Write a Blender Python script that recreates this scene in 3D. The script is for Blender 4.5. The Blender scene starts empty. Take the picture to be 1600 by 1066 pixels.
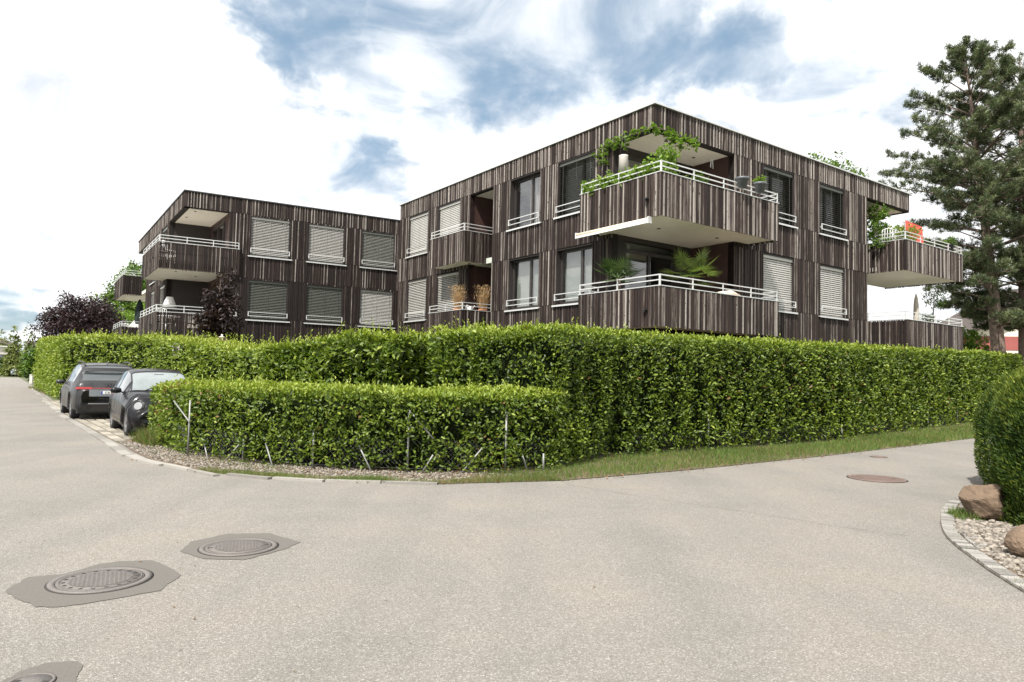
import bpy, math, random
import numpy as np
from mathutils import Vector, Matrix
R_ = random.Random(7)
NR = np.random.default_rng(7)
SC = bpy.context.scene
COL = SC.collection
rad = math.radians

# ---------------------------------------------------------------- camera
EYE = 1.55
cam_d = bpy.data.cameras.new('camera'); cam = bpy.data.objects.new('camera', cam_d); COL.objects.link(cam)
cam_d.sensor_width = 36; cam_d.lens = 1095 / 1600 * 36; cam_d.clip_end = 8000; cam_d.clip_start = 0.05
cam.matrix_world = Matrix.Translation((0, 0, EYE)) @ Matrix.Rotation(math.pi / 2 + math.atan(55 / 1095), 4, 'X') @ Matrix.Rotation(rad(1.27), 4, 'Z')
SC.camera = cam
# ---------------------------------------------------------------- light, sky, exposure
SUN_EL, SUN_AZ = 54.0, 206.0          # azimuth clockwise from +Y (behind the camera, to the left)
sun_d = bpy.data.lights.new('sun', 'SUN'); sun_d.energy = 5.0; sun_d.angle = rad(0.6); sun_d.color = (1, .955, .89)
sun = bpy.data.objects.new('sun', sun_d); COL.objects.link(sun)
_e, _a = rad(SUN_EL), rad(SUN_AZ)
sdir = Vector((math.sin(_a) * math.cos(_e), math.cos(_a) * math.cos(_e), math.sin(_e)))
sun.rotation_euler = sdir.to_track_quat('Z', 'Y').to_euler()
SC.view_settings.view_transform = 'Standard'; SC.view_settings.look = 'None'
SC.view_settings.exposure = 0.62; SC.view_settings.gamma = 1
SC.cycles.max_bounces = 6; SC.cycles.transparent_max_bounces = 12
SC.cycles.sample_clamp_indirect = 6

def nn(nt, t, **kw):
    n = nt.nodes.new(t)
    for k, v in kw.items():
        if k.startswith('i_'):
            key = k[2:]
            key = int(key) if key.isdigit() else key.replace('_', ' ')
            n.inputs[key].default_value = v
        else: setattr(n, k, v)
    return n
def lk(nt, a, b): nt.links.new(a, b)
def mth(nt, op, a, b=None, c=None, clamp=False):
    n = nt.nodes.new('ShaderNodeMath'); n.operation = op; n.use_clamp = clamp
    for i, v in enumerate((a, b, c)):
        if v is None: continue
        if isinstance(v, (int, float)): n.inputs[i].default_value = v
        else: lk(nt, v, n.inputs[i])
    return n.outputs[0]
def mixc(nt, f, a, b, mode='MIX'):
    n = nt.nodes.new('ShaderNodeMix'); n.data_type = 'RGBA'; n.blend_type = mode
    for i, v in ((0, f), (6, a), (7, b)):
        if isinstance(v, (int, float)): n.inputs[i].default_value = v
        elif isinstance(v, tuple): n.inputs[i].default_value = (*v[:3], 1)
        else: lk(nt, v, n.inputs[i])
    return n.outputs[2]
def ramp(nt, f, stops, interp='LINEAR'):
    n = nt.nodes.new('ShaderNodeValToRGB'); cr = n.color_ramp; cr.interpolation = interp
    while len(cr.elements) < len(stops): cr.elements.new(.5)
    for e, (p, c) in zip(cr.elements, stops):
        e.position = p; e.color = (*c, 1) if isinstance(c, tuple) else (c, c, c, 1)
    lk(nt, f, n.inputs[0]); return n.outputs[0]

def pix_dir(x, y):
    d = cam.matrix_world.to_3x3() @ Vector(((x - 800) / 1095, -(y - 533) / 1095, -1)); return d.normalized()

W = bpy.data.worlds.new('World'); SC.world = W; W.use_nodes = True
nt = W.node_tree; nt.nodes.clear()
sky = nn(nt, 'ShaderNodeTexSky', sky_type='NISHITA', sun_disc=False, sun_elevation=_e, sun_rotation=_a, air_density=1.0, dust_density=0.8, ozone_density=1.0)
tc = nn(nt, 'ShaderNodeTexCoord')
sepd = nn(nt, 'ShaderNodeSeparateXYZ'); lk(nt, tc.outputs['Generated'], sepd.inputs[0])
# clouds live on a plane overhead: project the direction on it so that they flatten towards the horizon
zz = mth(nt, 'ADD', mth(nt, 'MAXIMUM', sepd.outputs[2], 0.0), 0.16)
cx = mth(nt, 'DIVIDE', sepd.outputs[0], zz); cy = mth(nt, 'DIVIDE', sepd.outputs[1], zz)
cmb = nn(nt, 'ShaderNodeCombineXYZ'); lk(nt, cx, cmb.inputs[0]); lk(nt, cy, cmb.inputs[1])
n1 = nn(nt, 'ShaderNodeTexNoise', i_Scale=1.15, i_Detail=9.0, i_Roughness=.55, i_Distortion=.35); lk(nt, cmb.outputs[0], n1.inputs['Vector'])
n2 = nn(nt, 'ShaderNodeTexNoise', i_Scale=3.2, i_Detail=8.0, i_Roughness=.55, i_Distortion=.6); lk(nt, cmb.outputs[0], n2.inputs['Vector'])
nw = nn(nt, 'ShaderNodeTexNoise', i_Scale=5.0, i_Detail=6.0, i_Roughness=.6); lk(nt, tc.outputs['Generated'], nw.inputs['Vector'])
wv = nn(nt, 'ShaderNodeVectorMath', operation='MULTIPLY_ADD'); lk(nt, nw.outputs['Color'], wv.inputs[0])
wv.inputs[1].default_value = (.44, .44, .44); lk(nt, tc.outputs['Generated'], wv.inputs[2])
wv2 = nn(nt, 'ShaderNodeVectorMath', operation='SUBTRACT'); lk(nt, wv.outputs[0], wv2.inputs[0]); wv2.inputs[1].default_value = (.22, .22, .22)
wn = nn(nt, 'ShaderNodeVectorMath', operation='NORMALIZE'); lk(nt, wv2.outputs[0], wn.inputs[0])
def blob(x, y, r_in, r_out):            # an opening between clouds: centre direction, angular radii in degrees
    d = pix_dir(x, y)
    dp = nn(nt, 'ShaderNodeVectorMath', operation='DOT_PRODUCT'); lk(nt, wn.outputs[0], dp.inputs[0]); dp.inputs[1].default_value = d
    mr = nn(nt, 'ShaderNodeMapRange', interpolation_type='SMOOTHSTEP'); lk(nt, dp.outputs['Value'], mr.inputs[0])
    mr.inputs[1].default_value = math.cos(rad(r_out)); mr.inputs[2].default_value = math.cos(rad(r_in))
    return mr.outputs[0]
acc = None
for b in [(620, -60, 3, 11), (800, -40, 4, 13), (990, 20, 4, 12), (1100, 100, 1.5, 8), (470, 40, 1, 5), (520, 110, 1, 6), (570, 190, .5, 5), (545, 225, .0, 8, .82), (600, 285, .0, 5, .75), (510, 160, .5, 6, .8),
          (900, 300, .3, 3), (20, 482, 1.6, 4.4), (-60, 478, 1.6, 5), (1250, 140, .0, 7.5, .75), (700, 60, 3, 9)]:
    o = blob(*b[:4]); o = mth(nt, 'MULTIPLY', o, b[4]) if len(b) > 4 else o; acc = o if acc is None else mth(nt, 'MAXIMUM', acc, o)
cover = mth(nt, 'ADD', n1.outputs[0], mth(nt, 'MULTIPLY', mth(nt, 'SUBTRACT', n2.outputs[0], .5), 1.2))
cover = mth(nt, 'ADD', cover, .47)
cover = mth(nt, 'SUBTRACT', cover, mth(nt, 'MULTIPLY', acc, .56))
cm = nn(nt, 'ShaderNodeMapRange', interpolation_type='SMOOTHSTEP'); lk(nt, cover, cm.inputs[0]); cm.inputs[1].default_value = .16; cm.inputs[2].default_value = .84
shade = ramp(nt, n2.outputs[0], [(.28, (.56, .595, .64)), (.40, (.72, .735, .76)), (.52, (.88, .885, .89))])
skyc = nn(nt, 'ShaderNodeVectorMath', operation='SCALE'); lk(nt, sky.outputs[0], skyc.inputs[0]); skyc.inputs['Scale'].default_value = .11
skyg = mixc(nt, .65, skyc.outputs[0], (.225, .33, .425))
mx = mixc(nt, cm.outputs[0], skyg, shade)
bg = nn(nt, 'ShaderNodeBackground', i_Strength=1.0); lk(nt, mx, bg.inputs[0])
ow = nn(nt, 'ShaderNodeOutputWorld'); lk(nt, bg.outputs[0], ow.inputs[0])

# ---------------------------------------------------------------- materials
MATS = {}
def mat_new(name):
    m = bpy.data.materials.new(name); m.use_nodes = True; t = m.node_tree
    b = t.nodes['Principled BSDF']; MATS[name] = m; return m, t, b
def simple(name, col, rough=.6, metal=0., var=.12, scale=6., bump=0., coat=0., spec=None):
    m, t, b = mat_new(name)
    tcn = nn(t, 'ShaderNodeTexCoord'); no = nn(t, 'ShaderNodeTexNoise', i_Scale=scale, i_Detail=5.0, i_Roughness=.6); lk(t, tcn.outputs['Object'], no.inputs['Vector'])
    dark = tuple(c * (1 - var) for c in col); lite = tuple(min(1, c * (1 + var)) for c in col)
    lk(t, ramp(t, no.outputs[0], [(.3, dark), (.7, lite)]), b.inputs['Base Color'])
    b.inputs['Roughness'].default_value = rough; b.inputs['Metallic'].default_value = metal
    if spec is not None: b.inputs['Specular IOR Level'].default_value = spec
    if coat: b.inputs['Coat Weight'].default_value = coat; b.inputs['Coat Roughness'].default_value = .03
    if bump:
        bn = nn(t, 'ShaderNodeBump', i_Strength=bump, i_Distance=.01); lk(t, no.outputs[0], bn.inputs['Height']); lk(t, bn.outputs[0], b.inputs['Normal'])
    return m
def wood(name, dark, mid, light, shift=0.):
    m, t, b = mat_new(name)
    at = nn(t, 'ShaderNodeAttribute', attribute_name='tone'); tcn = nn(t, 'ShaderNodeTexCoord')
    off = mth(t, 'MULTIPLY', at.outputs['Fac'], 61.0)
    cb = nn(t, 'ShaderNodeCombineXYZ'); lk(t, off, cb.inputs[0]); lk(t, off, cb.inputs[1]); lk(t, off, cb.inputs[2])
    va = nn(t, 'ShaderNodeVectorMath', operation='ADD'); lk(t, tcn.outputs['Object'], va.inputs[0]); lk(t, cb.outputs[0], va.inputs[1])
    def nz(sc, stretch, det=4.):
        mp = nn(t, 'ShaderNodeMapping'); mp.inputs['Scale'].default_value = (sc, sc, sc * stretch); lk(t, va.outputs[0], mp.inputs[0])
        n = nn(t, 'ShaderNodeTexNoise', i_Scale=1.0, i_Detail=det, i_Roughness=.65); lk(t, mp.outputs[0], n.inputs['Vector']); return n.outputs[0]
    streak = nz(34, .035); patch = nz(9, .16); knot = nz(20, .55, 1.)
    v = mth(t, 'ADD', at.outputs['Fac'], mth(t, 'MULTIPLY', mth(t, 'SUBTRACT', streak, .5), .75))
    v = mth(t, 'ADD', v, mth(t, 'MULTIPLY', mth(t, 'SUBTRACT', patch, .5), .50))
    v = mth(t, 'ADD', v, shift, clamp=True)
    c = ramp(t, v, [(.08, dark), (.45, mid), (.9, light)])
    kn = nn(t, 'ShaderNodeMapRange'); lk(t, knot, kn.inputs[0]); kn.inputs[1].default_value = .66; kn.inputs[2].default_value = .72
    c = mixc(t, kn.outputs[0], c, (.03, .022, .018))
    lk(t, c, b.inputs['Base Color']); b.inputs['Roughness'].default_value = .72; b.inputs['Specular IOR Level'].default_value = .3
    bn = nn(t, 'ShaderNodeBump', i_Strength=.5, i_Distance=.004); lk(t, streak, bn.inputs['Height']); lk(t, bn.outputs[0], b.inputs['Normal'])
    return m
def leafmat(name, stops, rough=.45, trans=.35, spec=.5):
    m, t, b = mat_new(name)
    at = nn(t, 'ShaderNodeAttribute', attribute_name='tone')
    c = ramp(t, at.outputs['Fac'], stops); lk(t, c, b.inputs['Base Color'])
    b.inputs['Roughness'].default_value = rough; b.inputs['Specular IOR Level'].default_value = spec
    tr = nn(t, 'ShaderNodeBsdfTranslucent'); lk(t, mixc(t, 1., c, (1.25, 1.35, .65), 'MULTIPLY'), tr.inputs[0])
    ms = nn(t, 'ShaderNodeMixShader', i_0=trans); lk(t, b.outputs[0], ms.inputs[1]); lk(t, tr.outputs[0], ms.inputs[2])
    lk(t, ms.outputs[0], t.nodes['Material Output'].inputs[0]); return m
def glass(name, tint=(1, 1, 1), tr_=.9, ior=1.6):
    m, t, b = mat_new(name)
    g = nn(t, 'ShaderNodeBsdfGlossy', i_Roughness=.015); tp = nn(t, 'ShaderNodeBsdfTransparent'); tp.inputs[0].default_value = tuple(v * tr_ for v in tint) + (1,)
    tcn = nn(t, 'ShaderNodeTexCoord'); no = nn(t, 'ShaderNodeTexNoise', i_Scale=.9, i_Detail=1.0); lk(t, tcn.outputs['Object'], no.inputs['Vector'])
    bn = nn(t, 'ShaderNodeBump', i_Strength=.12, i_Distance=.02); lk(t, no.outputs[0], bn.inputs['Height']); lk(t, bn.outputs[0], g.inputs['Normal'])
    fr = nn(t, 'ShaderNodeLayerWeight', i_Blend=.5); f = mth(t, 'ADD', mth(t, 'MULTIPLY', mth(t, 'POWER', fr.outputs['Facing'], 3.0), .8), .10, clamp=True)
    ms = nn(t, 'ShaderNodeMixShader'); lk(t, f, ms.inputs[0]); lk(t, tp.outputs[0], ms.inputs[1]); lk(t, g.outputs[0], ms.inputs[2])
    lk(t, ms.outputs[0], t.nodes['Material Output'].inputs[0]); return m

wood('weathered_wood', (.013, .0085, .0075), (.046, .031, .026), (.37, .335, .30))
simple('wood_backing', (.016, .012, .011), .9)
simple('panel_brown', (.050, .024, .020), .6, var=.2, scale=2)
simple('brightening_pale', (.34, .38, .34), .9, var=.1, scale=2)
simple('panel_dark', (.022, .017, .016), .6, var=.2, scale=2)
simple('render_white', (.78, .74, .66), .8, var=.04, scale=3)
simple('metal_light', (.62, .63, .62), .42, .35, var=.1, scale=20)
simple('metal_dark', (.05, .05, .05), .45, .3)
simple('roof_gravel', (.3, .29, .27), .9)
simple('frame_dark', (.035, .03, .028), .45)
simple('blind_light', (.44, .43, .40), .42, .2, var=.05)
simple('blind_mid', (.24, .24, .215), .42, .2, var=.05)
simple('blind_dark', (.10, .105, .09), .45, .1, var=.05)
simple('interior', (.50, .54, .48), .9, var=.15, scale=.8)
simple('curtain', (.75, .73, .70), .8, var=.06, scale=9)
glass('pane_glass')
simple('white_paint', (.8, .8, .79), .5, var=.03)
simple('black_plastic', (.02, .02, .022), .4)
simple('grey_plastic', (.10, .11, .12), .45, var=.15)
simple('terracotta', (.45, .17, .08), .8, var=.2, scale=12)
simple('awning_cream', (.72, .64, .50), .6, var=.05)

# ---------------------------------------------------------------- mesh builders
class MB:
    def __init__(s): s.v = []; s.f = []; s.t = []; s.tone = .5; s.sm = []
    def add(s, vs, fs, smooth=False):
        o = len(s.v); s.v += [tuple(v) for v in vs]; s.f += [tuple(i + o for i in f) for f in fs]; s.t += [s.tone] * len(vs); s.sm += [smooth] * len(fs); return s
    def box(s, x0, x1, y0, y1, z0, z1):
        vs = [(x, y, z) for z in (z0, z1) for y in (y0, y1) for x in (x0, x1)]
        return s.add(vs, [(0, 2, 3, 1), (4, 5, 7, 6), (0, 1, 5, 4), (2, 6, 7, 3), (0, 4, 6, 2), (1, 3, 7, 5)])
    def obox(s, c, ax, hx, hy, hz):      # oriented box: ax = 3x3 (columns = axes)
        vs = [Vector(c) + ax @ Vector((x * hx, y * hy, z * hz)) for z in (-1, 1) for y in (-1, 1) for x in (-1, 1)]
        return s.add(vs, [(0, 2, 3, 1), (4, 5, 7, 6), (0, 1, 5, 4), (2, 6, 7, 3), (0, 4, 6, 2), (1, 3, 7, 5)])
    def bar(s, p, q, w, h=None, up=(0, 0, 1)):
        p, q = Vector(p), Vector(q); d = q - p; L = d.length; d = d / L; h = h or w
        u = Vector(up); 
        if abs(d.dot(u)) > .95: u = Vector((1, 0, 0))
        sd = d.cross(u).normalized(); u = sd.cross(d)
        return s.obox((p + q) / 2, Matrix((d, sd, u)).transposed(), L / 2, w / 2, h / 2)
    def tube(s, pts, rs, n=8, caps=True, smooth=True):
        pts = [Vector(p) for p in pts]
        if isinstance(rs, (int, float)): rs = [rs] * len(pts)
        vs = []; fs = []; pu = None
        for i, p in enumerate(pts):
            d = (pts[min(i + 1, len(pts) - 1)] - pts[max(i - 1, 0)]).normalized()
            u = pu if pu is not None else (Vector((1, 0, 0)) if abs(d.z) > .7 else Vector((0, 0, 1)))
            u = (u - d * u.dot(d)).normalized(); pu = u; w = d.cross(u)
            for k in range(n):
                a = 2 * math.pi * k / n; vs.append(p + (u * math.cos(a) + w * math.sin(a)) * rs[i])
        for i in range(len(pts) - 1):
            for k in range(n):
                a = i * n + k; b = i * n + (k + 1) % n; fs.append((a, b, b + n, a + n))
        if caps: fs.append(tuple(range(n - 1, -1, -1))); fs.append(tuple(range((len(pts) - 1) * n, len(pts) * n)))
        return s.add(vs, fs, smooth)
    def lathe(s, prof, c=(0, 0, 0), n=16, sx=1, sy=1, smooth=True):
        vs = [(c[0] + r * math.cos(2 * math.pi * k / n) * sx, c[1] + r * math.sin(2 * math.pi * k / n) * sy, c[2] + z) for r, z in prof for k in range(n)]
        fs = [(i * n + k, i * n + (k + 1) % n, (i + 1) * n + (k + 1) % n, (i + 1) * n + k) for i in range(len(prof) - 1) for k in range(n)]
        if prof[0][0] > 1e-4: fs.append(tuple(range(n - 1, -1, -1)))
        if prof[-1][0] > 1e-4: fs.append(tuple(range((len(prof) - 1) * n, len(prof) * n)))
        return s.add(vs, fs, smooth)
    def prism(s, poly, z0, z1):
        n = len(poly); vs = [(x, y, z0) for x, y in poly] + [(x, y, z1) for x, y in poly]
        return s.add(vs, [tuple(range(n - 1, -1, -1)), tuple(range(n, 2 * n))] + [(i, (i + 1) % n, n + (i + 1) % n, n + i) for i in range(n)])
    def mesh(s, name, mat, skew=None):
        v = s.v
        if skew: v = [(x + y * skew[0], y * skew[1], z) for x, y, z in v]
        me = bpy.data.meshes.new(name); me.from_pydata(v, [], s.f); me.materials.append(MATS[mat] if isinstance(mat, str) else mat)
        a = me.attributes.new('tone', 'FLOAT', 'POINT'); a.data.foreach_set('value', np.array(s.t, dtype=np.float32))
        if any(s.sm): me.polygons.foreach_set('use_smooth', s.sm)
        me.update(); return me
    def build(s, name, mat, parent=None, skew=None, loc=None, kind=None):
        return link(name, s.mesh(name, mat, skew), parent, loc, kind)
def link(name, me, parent=None, loc=None, kind=None):
    o = bpy.data.objects.new(name, me); COL.objects.link(o)
    if parent: o.parent = parent
    if loc is not None: o.location = loc
    if kind: o['kind'] = kind
    return o
def tag(o, label, cat, group=None, kind=None):
    o['label'] = label
    if cat: o['category'] = cat
    if group: o['group'] = group
    if kind: o['kind'] = kind
    return o
def thing(name, label, cat, loc=(0, 0, 0), rz=0., group=None):
    o = bpy.data.objects.new(name, None); COL.objects.link(o); o.location = loc; o.rotation_euler = (0, 0, rz); o.empty_display_size = .2
    return tag(o, label, cat, group)
def structure(o): o['kind'] = 'structure'; return o

def np_mesh(name, V, F, tone, mat, smooth=False):
    me = bpy.data.meshes.new(name); V = np.ascontiguousarray(V, dtype=np.float32); F = np.ascontiguousarray(F, dtype=np.int32)
    me.vertices.add(len(V)); me.vertices.foreach_set('co', V.ravel())
    k = F.shape[1]; me.loops.add(F.size); me.loops.foreach_set('vertex_index', F.ravel())
    me.polygons.add(len(F)); me.polygons.foreach_set('loop_start', np.arange(0, F.size, k, dtype=np.int32)); me.polygons.foreach_set('loop_total', np.full(len(F), k, dtype=np.int32))
    if smooth: me.polygons.foreach_set('use_smooth', np.ones(len(F), dtype=bool))
    me.materials.append(MATS[mat]); a = me.attributes.new('tone', 'FLOAT', 'POINT'); a.data.foreach_set('value', np.ascontiguousarray(tone, dtype=np.float32))
    me.update(calc_edges=True); return me
def nrm(a): return a / np.maximum(np.linalg.norm(a, axis=-1, keepdims=True), 1e-9)
LEAF6 = np.array([(0, 0, 0), (-.5, .32, .16), (-.42, .72, .13), (0, 1, -.08), (.42, .72, .13), (.5, .32, .16)]); LEAF6F = np.array([(0, 3, 2, 1), (0, 5, 4, 3)])
LEAF4 = np.array([(0, 0, 0), (-.5, .45, .15), (0, 1, 0), (.5, .45, .15)]); LEAF4F = np.array([(0, 2, 1), (0, 3, 2)])
BLADE = np.array([(-.5, 0, 0), (.5, 0, 0), (0, 1, 0)]); BLADEF = np.array([(0, 1, 2)])
def leaves(name, P, D, N, L, Wd, tone, mat, parent=None, tpl=(LEAF6, LEAF6F), kind=None):
    """P base points, D growing directions, N leaf normals, L lengths, Wd widths, tone 0..1"""
    T, TF = tpl; n = len(P); D = nrm(D); S = nrm(np.cross(D, N)); U = np.cross(S, D); L = np.broadcast_to(L, n); Wd = np.broadcast_to(Wd, n)
    V = P[:, None, :] + S[:, None, :] * (T[None, :, 0, None] * Wd[:, None, None]) + D[:, None, :] * (T[None, :, 1, None] * L[:, None, None]) + U[:, None, :] * (T[None, :, 2, None] * Wd[:, None, None])
    F = TF[None] + (np.arange(n) * len(T))[:, None, None]
    me = np_mesh(name, V.reshape(-1, 3), F.reshape(-1, TF.shape[1]), np.repeat(tone, len(T)), mat)
    return link(name, me, parent, None, kind)
def rnd_dirs(n): return nrm(NR.normal(size=(n, 3)))
def vnoise(P, f, seed=0):
    """cheap smooth noise from a few sines, about -1..1"""
    r = np.random.default_rng(seed); o = 0
    for k in range(5):
        d = nrm(r.normal(size=(3,))) * f * (1 + .7 * k); o = o + np.sin(P @ d + r.uniform(0, 6.28)) * (1 / (1 + .5 * k))
    return o / 2.6
# ================================================================ buildings
Z_ROOF, Z_F = 9.35, 8.60
SEAMS = [0.1, 2.85, 3.92, 5.74, 6.81, 8.63, 9.30]
class Bld:
    def __init__(s, name, label, origin, heading, skew, weather):
        s.e = thing(name, label, 'apartment building', (origin[0], origin[1], 0), rad(90 - heading)); s.k = skew; s.w = weather
        s.clad = MB(); s.back = MB(); s.nslat = 0
    def b(s, mb, name, mat, parent=None, kind=None): return mb.build(name, mat, parent or s.e, s.k, None, kind)
    def m(s, F, sa, sb, d0, d1, z0, z1, mb):        # F: (axis, offset): facade-aligned box, d outward
        ax, off = F
        if ax == 'R': mb.box(sa, sb, off - d1, off - d0, z0, z1)
        else: mb.box(off - d1, off - d0, sa, sb, z0, z1)
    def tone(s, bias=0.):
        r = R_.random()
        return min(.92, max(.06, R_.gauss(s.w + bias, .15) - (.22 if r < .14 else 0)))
    def boards(s, F, sa, sb, z0, z1, bias=0., d0=0.):
        x = sa + .004; alt = R_.random() < .5
        while x < sb - .02:
            nar = alt; alt = (not alt) if R_.random() < .88 else alt
            w = R_.uniform(.026, .040) if nar else R_.uniform(.050, .085)
            if x + w > sb - .004 or sb - x - w < .02: w = sb - .004 - x
            s.clad.tone = s.tone(bias + (.21 if nar else -.22))
            th = R_.uniform(.024, .034) if nar else R_.uniform(.010, .018)
            s.m(F, x, x + w, d0, d0 + th, z0 + .006, z1 - .006, s.clad)
            x += w + R_.uniform(.010, .022)
    def facade(s, F, s0, s1, openings, breaks, zlo=.1, zhi=9.30, bias=None):
        """openings (s0,s1,z0,z1); boards cut at the seams, the breaks and the openings; a backing wall behind"""
        br = sorted({s0, s1, *breaks, *[o[0] for o in openings], *[o[1] for o in openings]}); br = [x for x in br if s0 <= x <= s1]
        for a, c in zip(br, br[1:]):
            if c - a < .01: continue
            mid = (a + c) / 2; zs = sorted({zlo, zhi, *[z for z in SEAMS if zlo < z < zhi], *[z for o in openings if o[0] < mid < o[1] for z in o[2:]]})
            for z0, z1 in zip(zs, zs[1:]):
                if z1 - z0 < .03 or z0 < zlo or z1 > zhi: 
                    if z1 - z0 < .03: pass
                    else: continue
                zm = (z0 + z1) / 2
                if any(o[0] < mid < o[1] and o[2] < zm < o[3] for o in openings): continue
                if z1 - z0 < .045: continue
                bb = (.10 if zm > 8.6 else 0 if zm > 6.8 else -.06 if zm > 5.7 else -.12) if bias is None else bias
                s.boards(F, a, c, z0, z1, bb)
                s.m(F, a, c, -.22, 0, z0 - .02, z1 + .02, s.back)
    def window(s, F, a, c, z0, z1, kind='light', tilt=60, rail=True, reflect=False):
        w = MB(); s.m(F, a, c, -.235, -.225, z0, z1, w)   # casing backdrop: thin reveal box around the opening
        w = MB()
        for (x0, x1, y0, y1) in ((a, a + .02, z0, z1), (c - .02, c, z0, z1), (a + .02, c - .02, z1 - .02, z1), (a + .02, c - .02, z0, z0 + .02)):
            s.m(F, x0, x1, -.30, .012, y0, y1, w)
        win = s.b(w, 'window', 'panel_dark')
        f = MB(); mid = (a + c) / 2 - .18
        for (x0, x1, y0, y1) in ((a + .02, a + .09, z0 + .02, z1 - .02), (c - .09, c - .02, z0 + .02, z1 - .02), (a + .09, c - .09, z1 - .09, z1 - .02), (a + .09, c - .09, z0 + .02, z0 + .10), (mid - .05, mid + .05, z0 + .10, z1 - .09)):
            s.m(F, x0, x1, -.24, -.17, y0, y1, f)
        s.b(f, 'frame', 'frame_dark', win)
        for (x0, x1) in ((a + .09, mid - .05), (mid + .05, c - .09)):
            g = MB(); s.m(F, x0, x1, -.212, -.204, z0 + .10, z1 - .09, g); s.b(g, 'pane', 'pane_glass', win)
        r = MB(); s.m(F, a + .02, c - .02, -1.6, -1.5, z0 - .3, z1 + .2, r); s.b(r, 'room_wall', 'interior', win)
        if kind == 'curtain':
            cu = MB(); n = 26; xs = np.linspace(a + .1, a + (c - a) * .62, n)
            for i in range(n - 1):
                d = -.42 + .03 * math.sin(i * 1.7)
                s.m(F, xs[i], xs[i + 1] + .004, d - .004, d + (i % 2) * .002, z0 + .1, z1 - .05, cu)
            s.b(cu, 'curtain', 'curtain', win)
        if kind == 'brightened':
            cu = MB(); s.m(F, a + .05, c - .05, -.36, -.35, z0 + .05, z1 - .05, cu); s.b(cu, 'brightening_sheet', 'brightening_pale', win)  # pale sheet added behind the panes to brighten the dark window
        if kind in ('light', 'mid', 'dark'):
            bl = MB(); z = z1 - .16; hw = .038; t = rad(tilt)
            s.m(F, a + .03, c - .03, -.12, -.03, z1 - .12, z1 - .025, bl)
            while z > z0 + .07:
                dy, dz = hw * math.cos(t), hw * math.sin(t); ax, off = F; d = -.075
                ring = [(d - dy, z + dz), (d - dy * .1 , z + dz * .35 + .004), (d + dy, z - dz), (d + dy * .95, z - dz - .004)]
                vs = []
                for q in (a + .035, c - .035):
                    for dd, zz_ in ring: vs.append((q, off - dd, zz_) if ax == 'R' else (off - dd, q, zz_))
                bl.add(vs, [(0, 1, 5, 4), (1, 2, 6, 5), (2, 3, 7, 6)])
                z -= .0725
            s.m(F, a + .035, c - .035, -.10, -.05, z0 + .03, z0 + .055, bl)
            for q in (.12, .5, .88):
                xq = a + (c - a) * q; s.m(F, xq - .004, xq + .004, -.040, -.034, z0 + .06, z1 - .1, bl)
            s.b(bl, 'blind', 'blind_' + kind, win, 'stuff')
        si = MB(); s.m(F, a - .10, c + .12, -.02, .085, z0 - .035, z0 - .006, si); s.m(F, a - .10, c + .12, .075, .085, z0 - .06, z0 - .035, si)
        s.b(si, 'sill', 'metal_light', win)
        if rail:
            ra = MB()
            for zr in (.17, .35): s.m(F, a + .0, c - .0, .06, .085, z0 + zr - .025, z0 + zr, ra)
            for q in (a + .0, c - .035): s.m(F, q, q + .035, .058, .087, z0 + .137, z0 + .353, ra); s.m(F, q, q + .035, .0, .058, z0 + .22, z0 + .25, ra)
            s.b(ra, 'guard_rail', 'metal_light', win)
        return win
    def balcony(s, x0, x1, y0, y1, zs, zt, zr, edges, bias=.12, gap=(.012, .030), slats=True, label=None, post_step=1.35, backed=True):
        """slab part with slats, rails and a cap as sub-parts. edges: (axis, fixed, a, b, outward sign)"""
        sl = MB(); sl.box(x0 + .06, x1 - .06, y0 + .06, y1, zs + .03, zs + .24); bal = s.b(sl, 'balcony', 'render_white')
        if label: bal['label'] = label
        ins = MB(); rl = MB(); cap = MB()
        for ax, fx, a, c, sg in edges:
            def bx(mb, p, q, d0, d1, z0, z1):
                lo, hi = sorted((fx + sg * d0, fx + sg * d1))
                if ax == 'x': mb.box(p, q, lo, hi, z0, z1)      # edge runs along x at y=fx
                else: mb.box(lo, hi, p, q, z0, z1)
            for zz_ in (zs + .30, (zs + zt) / 2 + .1, zt - .10): bx(ins, a + .05, c - .05, -.085, -.035, zz_, zz_ + .05)
            bx(ins, a + .05, c - .05, -.055, -.04, zs + .02, zs + .27)
            if backed: bx(ins, a + .06, c - .06, -.10, -.088, zs + .27, zt - .04)
            x = a; alt = R_.random() < .5
            while x < c - .02:
                nar = alt; alt = (not alt) if R_.random() < .85 else alt
                w = R_.uniform(.030, .044) if nar else R_.uniform(.052, .085)
                if x + w > c or c - x - w < .03: w = c - x
                t = MB(); t.tone = s.tone(bias + (.19 if nar else -.19)); th = R_.uniform(.028, .036) if nar else R_.uniform(.016, .024)
                bx(t, x, x + w, -.008, th - .008, zs - .03 + R_.uniform(0, .012), zt - .012)
                if slats: s.b(t, 'slat', 'weathered_wood', bal); s.nslat += 1
                else: s.clad.tone = t.tone; s.clad.add(t.v, t.f)
                x += w + R_.uniform(*gap)
            bx(cap, a - (.0 if ax == 'x' else .0), c, -.06, .03, zt, zt + .022)
            if zr:
                h = zr - zt
                for k in (h - .030, h * .52 - .015): bx(rl, a + .02, c - .02, -.035, -.010, zt + k, zt + k + .028)
                n = max(1, round((c - a) / post_step))
                for i in range(n + 1):
                    p = a + .02 + (c - a - .075) * i / n; bx(rl, p, p + .028, -.037, -.008, zt + .022, zr + .002)
        s.b(ins, 'batten_frame', 'wood_backing', bal); s.b(cap, 'coping', 'metal_light', bal)
        if zr: s.b(rl, 'railing', 'metal_light', bal)
        return bal
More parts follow.
